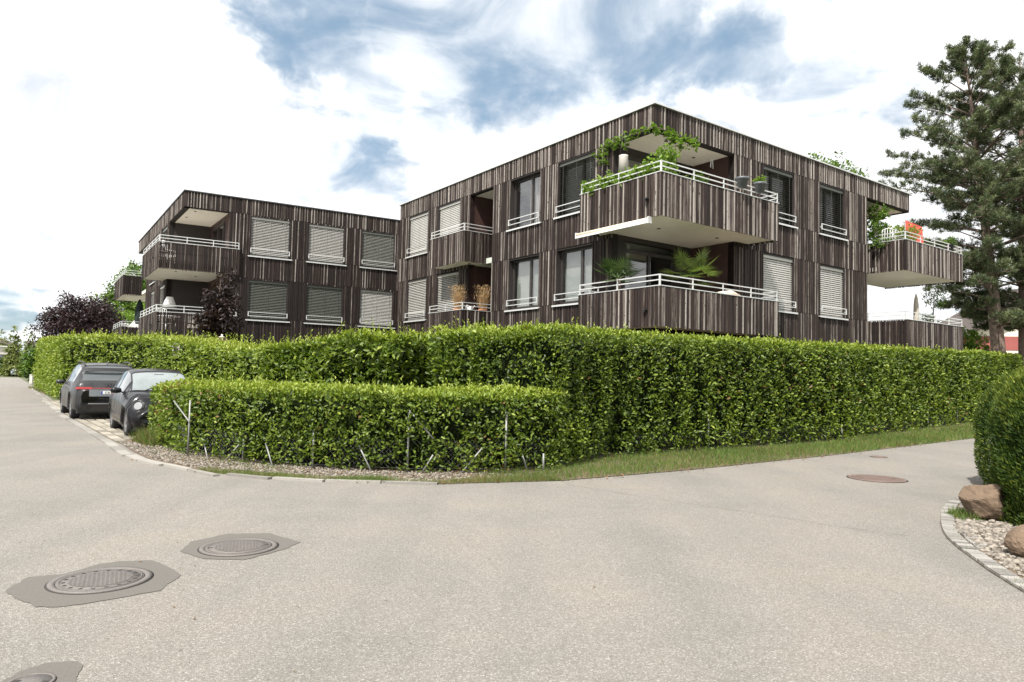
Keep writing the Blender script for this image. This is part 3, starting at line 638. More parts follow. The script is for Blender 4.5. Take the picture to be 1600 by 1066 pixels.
# ---------------------------------------------------------------- manholes
def manhole(label, c, R, patch, mat='cast_iron', holes=True, rot=0., ribs=True):
    t = thing('manhole', label, 'manhole cover', (c[0], c[1], 0), rot)
    if patch:
        p = MB(); ca, sa = math.cos(-rot), math.sin(-rot); q = [((x - c[0]) * ca - (y - c[1]) * sa, (x - c[0]) * sa + (y - c[1]) * ca) for x, y in patch]
        qq = []
        for (x1, y1), (x2, y2) in zip(q, q[1:] + q[:1]):
            for k in range(5): qq.append((x1 + (x2 - x1) * k / 5 + R_.uniform(-.03, .03) * R, y1 + (y2 - y1) * k / 5 + R_.uniform(-.03, .03) * R))
        p.add([(x, y, .004) for x, y in qq], [tuple(range(len(qq)))]); p.build('asphalt_patch', 'asphalt_patch', t)
    m = MB(); m.lathe([(R * 1.015, .0045), (R * 1.0, .0045)], n=48); m.lathe([(R * .985, .0), (R * .985, .013), (R * .86, .013), (R * .855, .006)], n=48); m.build('frame', mat, t)
    m = MB(); m.lathe([(R * 1.03, .0048), (R * .985, .0055)], n=48); m.build('joint', 'iron_dark', t)
    m = MB(); m.lathe([(0, .006), (R * .855, .0062)], n=40); m.build('recess', 'iron_dark', t)
    m = MB(); m.lathe([(R * .84, .006), (R * .84, .011), (0, .0112)], n=40); m.build('lid', mat, t)
    if ribs:
        m = MB(); Rr = R * .60; st = R * .085; k = -7
        while k < 8:
            y = k * st; 
            if abs(y) < Rr: x = math.sqrt(Rr * Rr - y * y); m.box(-x, x, y - st * .28, y + st * .28, .011, .0165)
            if abs(y) < Rr: x = math.sqrt(Rr * Rr - y * y); m.box(y - st * .18, y + st * .18, -x, x, .0112, .0155)
            k += 1
        m.lathe([(R * .80, .011), (R * .80, .0155), (R * .775, .0155), (R * .775, .011)], n=40)
        m.build('rib_pattern', mat, t, kind='stuff')
    if holes:
        for k in range(18):
            a = 2 * math.pi * k / 18; r = R * .70; m = MB(); m.tube([(r * math.cos(a), r * math.sin(a), .0112), (r * math.cos(a), r * math.sin(a), .0125)], R * .045, 8); m.build('vent_hole', 'iron_dark', t)
    else:
        for k in (0, 1):
            a = math.pi * k; r = R * .72; m = MB(); m.box(r * math.cos(a) - .022, r * math.cos(a) + .022, -.012, .012, .011, .0128); m.build('lifting_slot', 'iron_dark', t)
    return t
manhole('round vented iron manhole cover set in a large dark asphalt patch at the left', (-2.95, 5.18), .335, [(-3.44, 4.88), (-3.51, 5.22), (-3.3, 5.31), (-3.21, 5.61), (-3.08, 5.7), (-2.85, 5.74), (-2.44, 5.35), (-2.42, 4.97), (-2.65, 4.75), (-2.85, 4.6), (-3.02, 4.59), (-3.17, 4.69)], rot=.5)
manhole('grid patterned manhole cover in the smaller dark patch, behind the one with vent holes', (-2.35, 6.22), .325, [(-2.78, 6.04), (-2.84, 6.39), (-2.64, 6.71), (-2.28, 6.78), (-1.88, 6.45), (-1.94, 6.18), (-2.15, 5.81), (-2.48, 5.81)], holes=False, rot=.35)
manhole('small round valve cover with a ring in a dark patch at the bottom left corner', (-2.31, 3.5), .105, [(-2.5, 3.3), (-2.46, 3.51), (-2.45, 3.63), (-2.39, 3.74), (-2.25, 3.77), (-2.19, 3.72), (-2.13, 3.57), (-2.08, 3.47), (-2.15, 3.3), (-2.3, 3.24)], holes=False, ribs=False)
manhole('reddish brown manhole cover on the side road beside the grass verge', (6.04, 11.6), .44, None, 'rusty_iron', False, .2)
manhole('smallest reddish cover on the side road, behind the large reddish one', (7.87, 15.04), .17, None, 'rusty_iron', False, ribs=False)
# ================================================================ hedges
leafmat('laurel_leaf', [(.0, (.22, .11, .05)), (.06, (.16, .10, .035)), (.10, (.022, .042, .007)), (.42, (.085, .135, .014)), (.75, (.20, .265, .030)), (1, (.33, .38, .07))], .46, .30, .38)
simple('hedge_core', (.010, .014, .006), 1., spec=0.)
def hedge(label, line, thick, hts, dens, leaf=(.085, .034), seed=1, ends=(1, 1), lump=.06, brown=0., sparse=None, top_bright=.25, sprig=1., group=None, tone0=.0):
    t = thing('hedge', label, 'hedge', (0, 0, 0), group=group)
    P = np.array(line, float); seg = P[1:] - P[:-1]; sl = np.linalg.norm(seg, axis=1); cs = np.concatenate([[0], np.cumsum(sl)]); Lt = cs[-1]
    sdir_ = seg / sl[:, None]; out = np.stack([sdir_[:, 1], -sdir_[:, 0]], 1)      # outward (towards the road) is the right-hand side of the line
    vn = np.concatenate([out[:1], out[:-1] + out[1:], out[-1:]]); vn /= np.linalg.norm(vn, axis=1, keepdims=True)
    def at(s):
        i = np.clip(np.searchsorted(cs, s) - 1, 0, len(sl) - 1); u = (s - cs[i]) / sl[i]
        b = P[i] * (1 - u)[:, None] + P[i + 1] * u[:, None]; o = vn[i] * (1 - u)[:, None] + vn[i + 1] * u[:, None]; o /= np.linalg.norm(o, axis=1, keepdims=True); return b, o
    def surf(s, q, h):        # q along the section: 0..h front, h..h+thick top, then down the back
        b, o = at(s); rr = .12
        z = np.where(q < h, q, np.where(q < h + thick, h, h - (q - h - thick))); w = np.where(q < h, 0, np.where(q < h + thick, q - h, thick))
        nf = np.clip((h - q) / .25 + .5, 0, 1); nb = np.clip((q - h - thick) / .25 + .5, 0, 1); nt_ = 1 - nf - nb
        round_ = rr * (np.clip(1 - np.abs(q - h) / .2, 0, 1) + np.clip(1 - np.abs(q - h - thick) / .2, 0, 1)) * .5
        N3 = np.stack([o[:, 0] * (nf - nb), o[:, 1] * (nf - nb), nt_], 1); N3 = nrm(N3)
        Q = np.stack([b[:, 0] - o[:, 0] * w, b[:, 1] - o[:, 1] * w, z], 1) - N3 * round_[:, None]
        under = np.clip(1 - z / .35, 0, 1) * (q < h); Q[:, :2] -= o * (under * .02)[:, None]
        return Q, N3
    hf = lambda s: np.interp(s, np.linspace(0, Lt, len(hts)) if not isinstance(hts[0], tuple) else [a * Lt for a, _ in hts], hts if not isinstance(hts[0], tuple) else [b for _, b in hts])
    hmax = max(h if not isinstance(h, tuple) else h[1] for h in hts)
    tot = hmax + thick + .5; n = int(Lt * tot * dens); s = NR.uniform(0, Lt, n); q = NR.uniform(.008, 1, n) * tot; h = hf(s)
    Q, N3 = surf(s, q, h); ok = q < h + thick + .5
    d = np.hypot(Q[:, 0], Q[:, 1]); pr = np.clip((12.5 / d) ** 1.3, .10, 1); ok &= NR.random(n) < pr
    cl = vnoise(Q, 7.5, seed + 40) + .6 * vnoise(Q, 14., seed + 41); ok &= NR.random(n) < np.clip(.80 + cl * .85, .22, 1)
    if sparse is not None: ok &= ~((NR.random(n) < sparse(Q)) & (q < h))
    Q, N3, d, pr, q, h, s = Q[ok], N3[ok], d[ok], pr[ok], q[ok], h[ok], s[ok]
    # the two ends
    ne = int(thick * hmax * dens)
    for e, (s0, sg) in enumerate(((0., -1), (Lt, 1))):
        if not ends[e]: continue
        b, o = at(np.full(ne, s0)); w = NR.uniform(0, 1, ne) * thick; z = NR.uniform(.05, 1, ne) * float(hf(np.array([s0]))[0]); sd2 = sdir_[0 if e == 0 else -1] * sg
        Qe = np.stack([b[:, 0] - o[:, 0] * w, b[:, 1] - o[:, 1] * w, z], 1); Ne = np.tile(np.array([[sd2[0], sd2[1], 0.]]), (ne, 1)); de = np.hypot(Qe[:, 0], Qe[:, 1]); pe = np.clip((12.5 / de) ** 1.3, .1, 1); k = NR.random(ne) < pe
        Q = np.concatenate([Q, Qe[k]]); N3 = np.concatenate([N3, Ne[k]]); pr = np.concatenate([pr, pe[k]]); q = np.concatenate([q, z[k]]); h = np.concatenate([h, np.full(k.sum(), 99.)])
    n = len(Q); bump = vnoise(Q, 2.2, seed) * lump + vnoise(Q, 6.5, seed + 1) * lump * .6
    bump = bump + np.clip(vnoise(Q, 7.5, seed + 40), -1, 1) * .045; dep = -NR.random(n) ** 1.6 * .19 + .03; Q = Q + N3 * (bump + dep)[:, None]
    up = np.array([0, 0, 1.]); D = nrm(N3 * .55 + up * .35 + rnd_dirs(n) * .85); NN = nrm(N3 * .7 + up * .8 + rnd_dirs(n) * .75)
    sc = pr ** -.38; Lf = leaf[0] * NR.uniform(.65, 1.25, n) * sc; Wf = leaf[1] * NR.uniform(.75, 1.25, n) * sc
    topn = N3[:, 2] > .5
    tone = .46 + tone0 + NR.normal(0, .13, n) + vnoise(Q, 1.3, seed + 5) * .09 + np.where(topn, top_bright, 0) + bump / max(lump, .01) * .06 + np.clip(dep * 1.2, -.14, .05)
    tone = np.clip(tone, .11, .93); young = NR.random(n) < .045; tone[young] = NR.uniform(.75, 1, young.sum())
    if brown:
        bm = NR.random(n) < brown * np.clip(.2 + 1.6 * (vnoise(Q, 1.6, seed + 9)), 0, 1.4); tone[bm] = NR.uniform(0, .07, bm.sum())
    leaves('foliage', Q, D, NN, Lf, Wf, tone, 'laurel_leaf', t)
    # young upright shoots above the clipped top
    ns = int(Lt * thick * 16 * sprig); 
    if ns:
        s = NR.uniform(0, Lt, ns); h = hf(s); qq = h + NR.uniform(-.05, 1, ns) * thick; S0, _ = surf(s, qq, h); pr2 = np.clip((13 / np.hypot(S0[:, 0], S0[:, 1])), .2, 1); k = NR.random(ns) < pr2; S0 = S0[k]; ns = len(S0)
        hh = (NR.random(ns) ** 2.2 * .20 + .03) * (1 if sprig < 1.4 else 1.6); A, Dd, Nl = [], [], []
        for j in range(7):
            a = NR.uniform(0, 6.28, ns); A.append(S0 + np.stack([NR.normal(0, .01, ns), NR.normal(0, .01, ns), hh * (j / 6)], 1))
            Dd.append(np.stack([np.cos(a) * .6, np.sin(a) * .6, np.full(ns, .75)], 1)); Nl.append(np.stack([-np.cos(a), -np.sin(a), np.full(ns, .8)], 1))
        A, Dd, Nl = map(np.concatenate, (A, Dd, Nl)); m_ = len(A); scx = np.tile(1 / np.sqrt(pr2[k]), 7)
        leaves('young_shoots', A, Dd, Nl, .062 * scx * NR.uniform(.7, 1.2, m_), .022 * scx, np.clip(NR.normal(.90, .08, m_), .6, 1), 'laurel_leaf', t, kind='stuff')
    # dark solid core added inside the leaves to block light
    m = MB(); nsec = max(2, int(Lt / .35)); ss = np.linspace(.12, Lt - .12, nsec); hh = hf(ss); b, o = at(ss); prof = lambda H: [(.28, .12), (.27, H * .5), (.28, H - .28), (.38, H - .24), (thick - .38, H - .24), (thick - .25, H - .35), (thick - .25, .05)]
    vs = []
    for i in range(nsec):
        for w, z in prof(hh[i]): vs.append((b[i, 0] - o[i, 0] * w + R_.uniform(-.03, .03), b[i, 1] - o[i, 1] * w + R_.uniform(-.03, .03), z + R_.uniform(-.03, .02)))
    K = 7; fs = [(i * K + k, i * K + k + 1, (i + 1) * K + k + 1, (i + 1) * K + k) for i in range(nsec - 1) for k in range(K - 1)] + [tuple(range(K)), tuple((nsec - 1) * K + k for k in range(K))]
    m.add(vs, fs); m.build('light_block_core', 'hedge_core', t)
    print('hedge', n); return t
# lines run so that the road lies on their right-hand side: from left to right seen from the road is reversed sign, hence outward = right
LOW = [(-7.75, 15.15), (-6.55, 13.55), (-5.6, 12.45), (-4.15, 11.58), (-3.1, 11.22), (-1.55, 10.98), (-.05, 11.18), (.75, 11.75), (1.0, 12.1)]
def sp(Q): return np.clip(.45 * np.exp(-((Q[:, 0] + 4.9) / 1.1) ** 2) * np.clip(1 - np.abs(Q[:, 2] - .55) / .5, 0, 1), 0, .6) + np.clip(.65 - Q[:, 2] * 5.5, 0, .55)
hedge('low clipped laurel hedge with thin patches and stakes, beside the gravel verge', LOW, 1.35, [1.16, 1.2, 1.22, 1.25, 1.27, 1.27, 1.25, 1.26, 1.32], 1150, leaf=(.075, .033), seed=3, lump=.05, brown=.07, sparse=sp, ends=(1, 0), sprig=.7, top_bright=.3)
RIGHT = [(-.75, 12.55), (.3, 12.1), (.85, 12.1), (1.4, 12.85), (2.05, 13.75), (4.38, 15.5), (8.98, 19.0), (12.1, 22.3), (15.9, 26.2), (19.5, 29.6), (27, 37), (34, 43)]
spr = lambda Q: np.clip(.40 - Q[:, 2] * 2.2, 0, .35)
hedge('tallest laurel hedge, clipped smooth, running along the side road towards the pines', RIGHT, 1.6, [(0, 2.32), (.04, 2.42), (.10, 2.46), (.17, 2.50), (.3, 2.60), (.45, 2.8), (.55, 2.95), (.68, 3.1), (1, 3.3)], 1050, leaf=(.078, .034), seed=11, lump=.055, brown=.02, sparse=spr, tone0=.01, sprig=.8)
MID = [(-5.6, 16.0), (-4.5, 15.25), (-3.2, 14.5), (-2.35, 14.05)]
hedge('middle laurel hedge with large leaves seen over the low hedge, beside the small black car', MID, 1.6, [2.08, 2.22, 2.32, 2.30], 800, leaf=(.125, .048), seed=21, lump=.13, sprig=1.6, tone0=.02)
hedge('short shaggy laurel hedge piece filling the dip between the middle hedge and the tallest one', [(-2.6, 16.3), (-1.6, 15.6), (-.8, 15.2)], 1.2, [2.30, 2.45, 2.55], 420, leaf=(.105, .04), seed=25, lump=.12, tone0=.12, sprig=2)
hedge('broad leaved laurel hedge end behind the low hedge, left end of the tallest hedge', [(-1.55, 13.75), (-.85, 13.0)], 1.4, [2.30, 2.42], 800, leaf=(.11, .042), seed=29, lump=.1, ends=(1, 0), sprig=2.0)
LEFTH = [(-22.3, 34.6), (-20.9, 32.6), (-18.9, 31.0), (-16.6, 29.5), (-14.2, 27.3), (-10.5, 22.8), (-7.6, 18.9), (-6.3, 17.2), (-5.7, 16.2)]
hedge('bright laurel hedge curving behind the two parked cars', LEFTH, 1.5, [2.95, 2.9, 2.85, 2.75, 2.68, 2.5, 2.3, 2.12, 2.08], 620, leaf=(.085, .036), seed=31, lump=.09, tone0=.14, sprig=1.5)
FARH = [(-33.5, 49.5), (-29, 43.4), (-25, 38.0), (-22.4, 34.6), (-21.6, 33.5)]
hedge('bright laurel hedge right beside the left road, beyond the large grey car', FARH, 2.4, [3.25, 3.2, 3.1, 3.0, 2.9], 620, leaf=(.085, .036), seed=37, lump=.12, tone0=.2, sprig=1.2)
# ---------------------------------------------------------------- fences inside the hedges
def post(m, p, h, lean=(0, 0), r=.021): m.tube([(p[0], p[1], 0), (p[0] + lean[0], p[1] + lean[1], h)], r, 8)
def fence(label, line, posts, struts, mesh_h, group=None):
    t = thing('wire_fence', label, 'wire fence', (0, 0, 0), group=group)
    for (x, y, h) in posts: m = MB(); post(m, (x * 1.014, y * 1.014), h, r=.017); m.build('post', 'galvanised', t)
    for p, q in struts: m = MB(); m.tube([(p[0] * 1.014, p[1] * 1.014, p[2]), (q[0] * 1.008, q[1] * 1.008, q[2])], .013, 6); m.build('strut', 'galvanised', t)
    m = MB(); P = [Vector((x * 1.022, y * 1.022, 0)) for x, y in line]
    for a, b in zip(P, P[1:]):
        L = (b - a).length; d = (b - a) / L; s = -mesh_h
        while s < L:
            for sg in (1, -1):
                s0, z0, s1, z1 = s, (.04 if sg > 0 else mesh_h), s + mesh_h, (mesh_h if sg > 0 else .04)
                if s0 < 0 or s1 > L: continue
                m.bar(a + d * s0 + Vector((0, 0, z0)), a + d * s1 + Vector((0, 0, z1)), .0026)
            s += .075
        m.bar(a + Vector((0, 0, .05)), b + Vector((0, 0, .05)), .005)
    m.build('wire_mesh', 'galvanised', t, kind='stuff'); return t
def zp(x, y, z): return (x, y, z)
fence('wire mesh fence with galvanised posts and slanting struts grown into the low hedge', LOW[1:], [(-5.62, 12.34, 1.0), (-4.4, 11.66, .42), (-3.09, 11.10, .62), (-1.57, 10.90, .95), (-.06, 11.08, .98), (.55, 11.4, .3)],
      [((-6.2, 12.95, .95), (-5.62, 12.34, .62)), ((-5.3, 12.2, .32), (-5.12, 12.0, 0)), ((-4.75, 11.8, 0), (-4.5, 11.72, .3)), ((-3.95, 11.42, .36), (-3.78, 11.3, 0)), ((-2.4, 11.0, .5), (-2.12, 10.92, 0)), ((-1.35, 10.88, 0), (-1.18, 10.9, .3)), ((-1.57, 10.9, .98), (-1.18, 10.9, .55)), ((-.75, 10.92, 0), (-.42, 11.0, .42)), ((.3, 11.25, .0), (.2, 11.25, .3))], .5)
fence('wire mesh fence with upright posts at the foot of the tallest hedge', [(1.2, 12.78)] + RIGHT[4:10], [(4.32, 15.33, .75), (8.9, 18.88, .45), (11.9, 22.0, .8), (14.9, 25.1, .75), (17.6, 27.7, .7)], [], .42)
# ---------------------------------------------------------------- grass and weeds on the verges
leafmat('grass_blade', [(0, (.28, .20, .10)), (.2, (.20, .17, .07)), (.4, (.07, .10, .025)), (.75, (.10, .17, .035)), (1, (.17, .24, .06))], .6, .3, .2)
def grass(label, pts, n, h0, h1, mask=None, w=.006, dry=.2, clump=True, z=.008):
    xy = scatter(pts, n); P3 = np.concatenate([xy, np.zeros((len(xy), 1))], 1)
    if mask is not None: k = NR.random(len(xy)) < mask(xy, P3); xy = xy[k]; P3 = P3[k]
    n = len(xy); P3[:, 2] = z; D = nrm(np.stack([NR.normal(0, .45, n), NR.normal(0, .45, n), np.ones(n)], 1)); N = rnd_dirs(n)
    tone = np.clip(NR.normal(.68, .16, n) + vnoise(P3, 2.5, 4) * .1, .3, 1); k = NR.random(n) < dry * (1 + vnoise(P3, 1.8, 8)); tone[k] = NR.uniform(0, .3, k.sum())
    sc = np.clip(np.hypot(xy[:, 0], xy[:, 1]) / 12, .8, 2.2)
    o = leaves('grass', P3, D, N, NR.uniform(h0, h1, n) * (1 + .35 * vnoise(P3, 3, 2)), w * sc, tone, 'grass_blade', None, (BLADE, BLADEF), 'stuff'); o['label'] = label; return o
rv = [(.3, 10.55), (.81, 10.57), (3.14, 12.17), (6.93, 15.15), (13.97, 21.11), (24, 30.3), (24, 33.5), (15.9, 26.3), (8.98, 19.0), (4.38, 15.4), (2.05, 13.8), (1.2, 12.7), (.5, 11.5), (-.6, 10.9)]
grass('rough green grass strip with dry bits at the foot of the tallest hedge', rv, 600000, .05, .14, lambda xy, P: np.clip(.80 + .55 * vnoise(P, 1.7, 3) - .05 * np.maximum(xy[:, 0] - 6, 0), .15, 1), w=.008, dry=.16)
lv = [(-4.75, 10.70), (-3.7, 10.24), (-2.77, 10.02), (-1.0, 9.96), (.81, 10.57), (.5, 10.85), (-1.0, 10.25), (-2.7, 10.32), (-3.66, 10.55), (-4.7, 11.0)]
grass('low grass edge between the gravel verge and the road', lv, 60000, .03, .10, lambda xy, P: np.clip(.5 + .8 * vnoise(P, 2.8, 5), 0, 1), dry=.3)
grass('reddish dry and green grass under the low hedge', [(-7.9, 14.9), (-6.2, 12.2), (-5.2, 11.5), (-3.5, 10.75), (.5, 10.7), (.6, 11.6), (-3.1, 11.3), (-5.6, 12.6), (-7.6, 15.3)], 26000, .03, .12, lambda xy, P: np.clip(.14 + .75 * vnoise(P, 2.2, 15) + .22 * (xy[:, 0] < -6.3), 0, 1), dry=.62)
grass('tall weeds at the left end of the low hedge', [(-7.9, 14.7), (-7.1, 13.9), (-6.6, 14.2), (-7.4, 15.3)], 5000, .12, .42, None, .008, dry=.3)
grass('weeds growing between the parking pavers', [(-8.3, 14.9), (-16, 25.2), (-14.5, 26), (-6.6, 15.6)], 16000, .02, .06, lambda xy, P: np.clip(.1 + .5 * vnoise(P, 2.1, 19), 0, 1))
grass('small weeds in the joints of the bed kerb', [(6.5, 9.95), (5.7, 9.22), (4.88, 8.0), (4.45, 7.2), (4.05, 6.0), (3.88, 5.3), (4.0, 5.3), (4.2, 6.0), (4.58, 7.1), (5.0, 7.9), (5.8, 9.0), (6.5, 9.7)], 9000, .02, .07, lambda xy, P: np.clip(-.1 + 1.1 * vnoise(P, 4.1, 29), 0, 1), dry=.15)
grass('tuft of green weeds beside the farther boulder', [(5.1, 8.0), (5.5, 8.1), (5.5, 8.6), (5.25, 8.5)], 900, .06, .16, None, .012, dry=.05)
grass('weeds and dry grass at the foot of the bright road side hedge', [(-19.0, 30.0), (-33, 48), (-34, 49.8), (-16.6, 29.4)], 18000, .08, .3, None, .012, dry=.45)

n = 1500; xy = scatter([(-6.4, 11.9), (-4.8, 10.5), (-2.77, 9.9), (-1.0, 9.85), (.9, 10.4), (3.3, 12.0), (7.1, 15.0), (14, 21), (14.5, 22), (9, 18.6), (4.38, 15.2), (1.9, 13.2), (.5, 11.4), (-3.1, 11.0), (-5.6, 12.2)], n * 4)[:n]
n = len(xy); P_ = np.concatenate([xy, NR.uniform(.016, .03, (n, 1))], 1); D = rnd_dirs(n) * np.array([1, 1, .2]); N = nrm(rnd_dirs(n) * .4 + np.array([0, 0, 1]))
o = leaves('fallen_leaves', P_, D, N, NR.uniform(.03, .07, n), .028, NR.uniform(0, .07, n), 'laurel_leaf', None, (LEAF6, LEAF6F), 'stuff'); o['label'] = 'brown fallen leaves lying along the verge and the road edge'
xy = scatter([(-4, 3), (4, 3), (5, 8), (2, 10), (-3, 9.5), (-6, 10)], 60); n = len(xy); P_ = np.concatenate([xy, np.full((n, 1), .006)], 1)
o = leaves('fallen_leaves', P_, rnd_dirs(n) * np.array([1, 1, .1]), nrm(rnd_dirs(n) * .3 + np.array([0, 0, 1])), NR.uniform(.012, .035, n), .012, NR.uniform(0, .08, n), 'laurel_leaf', None, (LEAF6, LEAF6F), 'stuff'); o['label'] = 'a few tiny dry leaves and twigs scattered over the asphalt'
# ================================================================ trees and shrubs
simple('bark', (.10, .075, .06), .9, var=.4, scale=9, bump=.8)
simple('bark_pine', (.17, .125, .10), .9, var=.45, scale=7, bump=1.)
leafmat('leaf_green', [(0, (.02, .045, .010)), (.5, (.065, .125, .02)), (1, (.20, .30, .06))], .5, .35, .4)
leafmat('leaf_bright', [(0, (.05, .10, .015)), (.5, (.15, .25, .035)), (1, (.34, .44, .12))], .5, .4, .4)
leafmat('leaf_olive', [(0, (.05, .07, .02)), (.5, (.16, .19, .06)), (1, (.34, .36, .15))], .6, .3, .2)
leafmat('leaf_purple', [(0, (.010, .006, .008)), (.5, (.035, .020, .026)), (1, (.11, .065, .075))], .45, .25, .4)
leafmat('leaf_maple', [(0, (.010, .006, .006)), (.5, (.022, .014, .014)), (1, (.07, .04, .034))], .5, .25, .4)
leafmat('pine_needle', [(0, (.018, .030, .012)), (.5, (.070, .095, .042)), (1, (.22, .25, .13))], .5, .2, .35)
leafmat('yew_spray', [(0, (.010, .024, .005)), (.45, (.035, .070, .010)), (.8, (.12, .16, .018)), (1, (.26, .28, .04))], .6, .25, .3)
leafmat('palm_frond', [(0, (.03, .06, .015)), (.5, (.07, .13, .03)), (1, (.24, .30, .08))], .4, .3, .5)
leafmat('dry_stalk', [(0, (.28, .17, .09)), (.5, (.45, .30, .17)), (1, (.62, .47, .30))], .7, .35, .3)
leafmat('flowering', [(0, (.05, .10, .02)), (.6, (.16, .24, .04)), (.8, (.40, .30, .08)), (1, (.55, .12, .07))], .5, .35, .4)
def crown_pts(ells, n):
    out = []; tot = sum(e[6] if len(e) > 6 else e[3] * e[4] * e[5] for e in ells)
    for e in ells:
        k = int(n * (e[6] if len(e) > 6 else e[3] * e[4] * e[5]) / tot); d = rnd_dirs(k); r = NR.random(k) ** .42
        r = r * (1 + .22 * vnoise(d, 3.3, int(e[0] * 10) % 97)); out.append(d * r[:, None] * np.array(e[3:6]) + np.array(e[:3]))
    return np.concatenate(out)
def tree(name, label, base, trunk_top, r, ells, nclump, per, leafL, leafW, mat, crad=.35, barkm='bark', cat='tree', limbs=14, tone=.5, group=None, tpl=(LEAF4, LEAF4F), droop=0.):
    """everything in metres relative to the base"""
    t = thing(name, label, cat, base, group=group); top = Vector(trunk_top); C = crown_pts(ells, nclump)
    m = MB(); pts = [Vector((0, 0, -.1)), top * .35 + Vector((R_.uniform(-1, 1) * r, R_.uniform(-1, 1) * r, 0)), top * .7, top]; m.tube(pts, [r, r * .8, r * .5, r * .15], 9); m.build('trunk', barkm, t)
    for k in range(limbs):
        e = Vector(C[R_.randrange(len(C))]); f = R_.uniform(.3, .85); a = top * f; e.z = max(e.z, a.z * .8)
        mid = a.lerp(e, .5) + Vector((R_.uniform(-.1, .1), R_.uniform(-.1, .1), .08)) * (e - a).length
        b = MB(); b.tube([a, mid, e], [r * (.42 - f * .3), r * .2, r * .05], 6); b.build('branch', barkm, t)
    n = len(C) * per; P = np.repeat(C, per, 0) + rnd_dirs(n) * (NR.random(n) ** .5 * crad)[:, None] * np.array([1, 1, .75])
    D = nrm(rnd_dirs(n) + np.array([0, 0, -droop])); N = nrm(rnd_dirs(n) * .8 + np.array([0, 0, .9]))
    ct = NR.normal(tone, .14, len(C)); tn = np.clip(np.repeat(ct, per) + NR.normal(0, .12, n), 0, 1)
    leaves('crown', P, D, N, leafL * NR.uniform(.6, 1.3, n), leafW * NR.uniform(.7, 1.2, n), tn, mat, t, tpl); return t
tree('japanese_maple', 'dark red leaved small tree in front of the farther wooden building', (-11.1, 26.2, 0), (.1, 0, 4.9), .07, [(-.1, 0, 2.6, .62, .6, 1.2), (.1, 0, 3.4, .8, .6, .9), (.2, 0, 4.4, .62, .5, .7, .10), (.45, 0, 5.05, .35, .3, .35, .02)], 300, 16, .17, .09, 'leaf_maple', .24, limbs=10)
tree('purple_beech', 'broad dark purple tree behind the hedge at the left', (-31.0, 50.5, 0), (.3, 0, 5.2), .25, [(-.9, 0, 3.8, 2.2, 2, 2.1), (1.4, 0, 3.8, 2.0, 2, 2.2), (.2, 0, 4.9, 2.1, 1.8, 1.7), (-.7, 0, 6.1, 1.0, 1, .9, 1.0), (1.2, 0, 5.9, .9, .9, 1.0, .9), (-1.9, 0, 5.0, 1.0, 1, .9, 1.4)], 900, 26, .20, .11, 'leaf_purple', .5, limbs=12)
tree('broadleaf_tree', 'tall green tree standing behind the far left balconies', (-34.0, 62, 0), (.3, 0, 9.5), .25, [(.4, 0, 8.6, 2.1, 2, 2.2), (-1.3, 0, 6.6, 1.9, 2, 1.8), (1.6, 0, 7.5, 1.8, 2, 2.4), (.6, 0, 10.2, 1.1, 1, 1.0), (-2.4, 0, 5.0, 1.3, 1.5, 1.3)], 420, 24, .26, .15, 'leaf_green', .5, tone=.62)
tree('broadleaf_tree', 'bright green tree seen under the far left balcony, behind the purple tree', (-31.0, 58.5, 0), (0, 0, 5.2), .2, [(0, 0, 5.0, 2.8, 2, 1.9), (2.5, 0, 5.2, 2.0, 2, 1.7), (-2.0, 0, 4.2, 1.8, 2, 1.5)], 380, 24, .24, .14, 'leaf_bright', .5, tone=.45)
tree('broadleaf_tree', 'green treetop showing just above the roof of the nearer building', (19.9, 45, 0), (0, 0, 15.2), .3, [(0, 0, 14.3, 2.6, 2, 2.0), (-1.4, 0, 15.0, 1.1, 1, 1.0), (1.5, 0, 14.2, 1.1, 1.0, .9)], 300, 22, .26, .14, 'leaf_green', .42, tone=.68)
# ---------------------------------------------------------------- far left street end
def ft(label, px, depth, ztop, rx, mat, tone, nm='broadleaf_tree', con=False, zlow=.4):
    x = (px - 800) / 1095 * depth
    el = [(0, 0, ztop * .42, rx, rx, ztop * .38), (0, 0, ztop * .72, rx * .62, rx * .6, ztop * .27)] if not con else [(0, 0, ztop * (.15 + .2 * k), rx * (1 - .2 * k), rx * (1 - .2 * k), ztop * .18) for k in range(5)]
    return tree(nm, label, (x, depth, 0), (0, 0, ztop * .85), .14, el, 170, 14, .42, .26, mat, .55, limbs=4, tone=tone)
ft('yellowish conifer at the far end of the left road, above the round shrub', 22, 96, 6.0, 1.25, 'leaf_olive', .45, 'conifer', True)
ft('yellowish conifer at the far end of the left road, the one nearer the hedge', 45, 92, 5.9, 1.45, 'leaf_olive', .42, 'conifer', True)
ft('bushy green shrub right at the far end of the bright roadside hedge', 57, 72, 3.6, 1.0, 'leaf_green', .55, 'shrub')
ft('round dark green shrub beside the far parked car', 16, 98, 2.7, 1.5, 'leaf_green', .3, 'shrub')
ft('green tree on the horizon behind the far flat roofed house', -6, 150, 9.2, 4.0, 'leaf_olive', .35)
ft('green tree between the conifers and the beech, far away', 74, 120, 6.6, 3.2, 'leaf_green', .55)
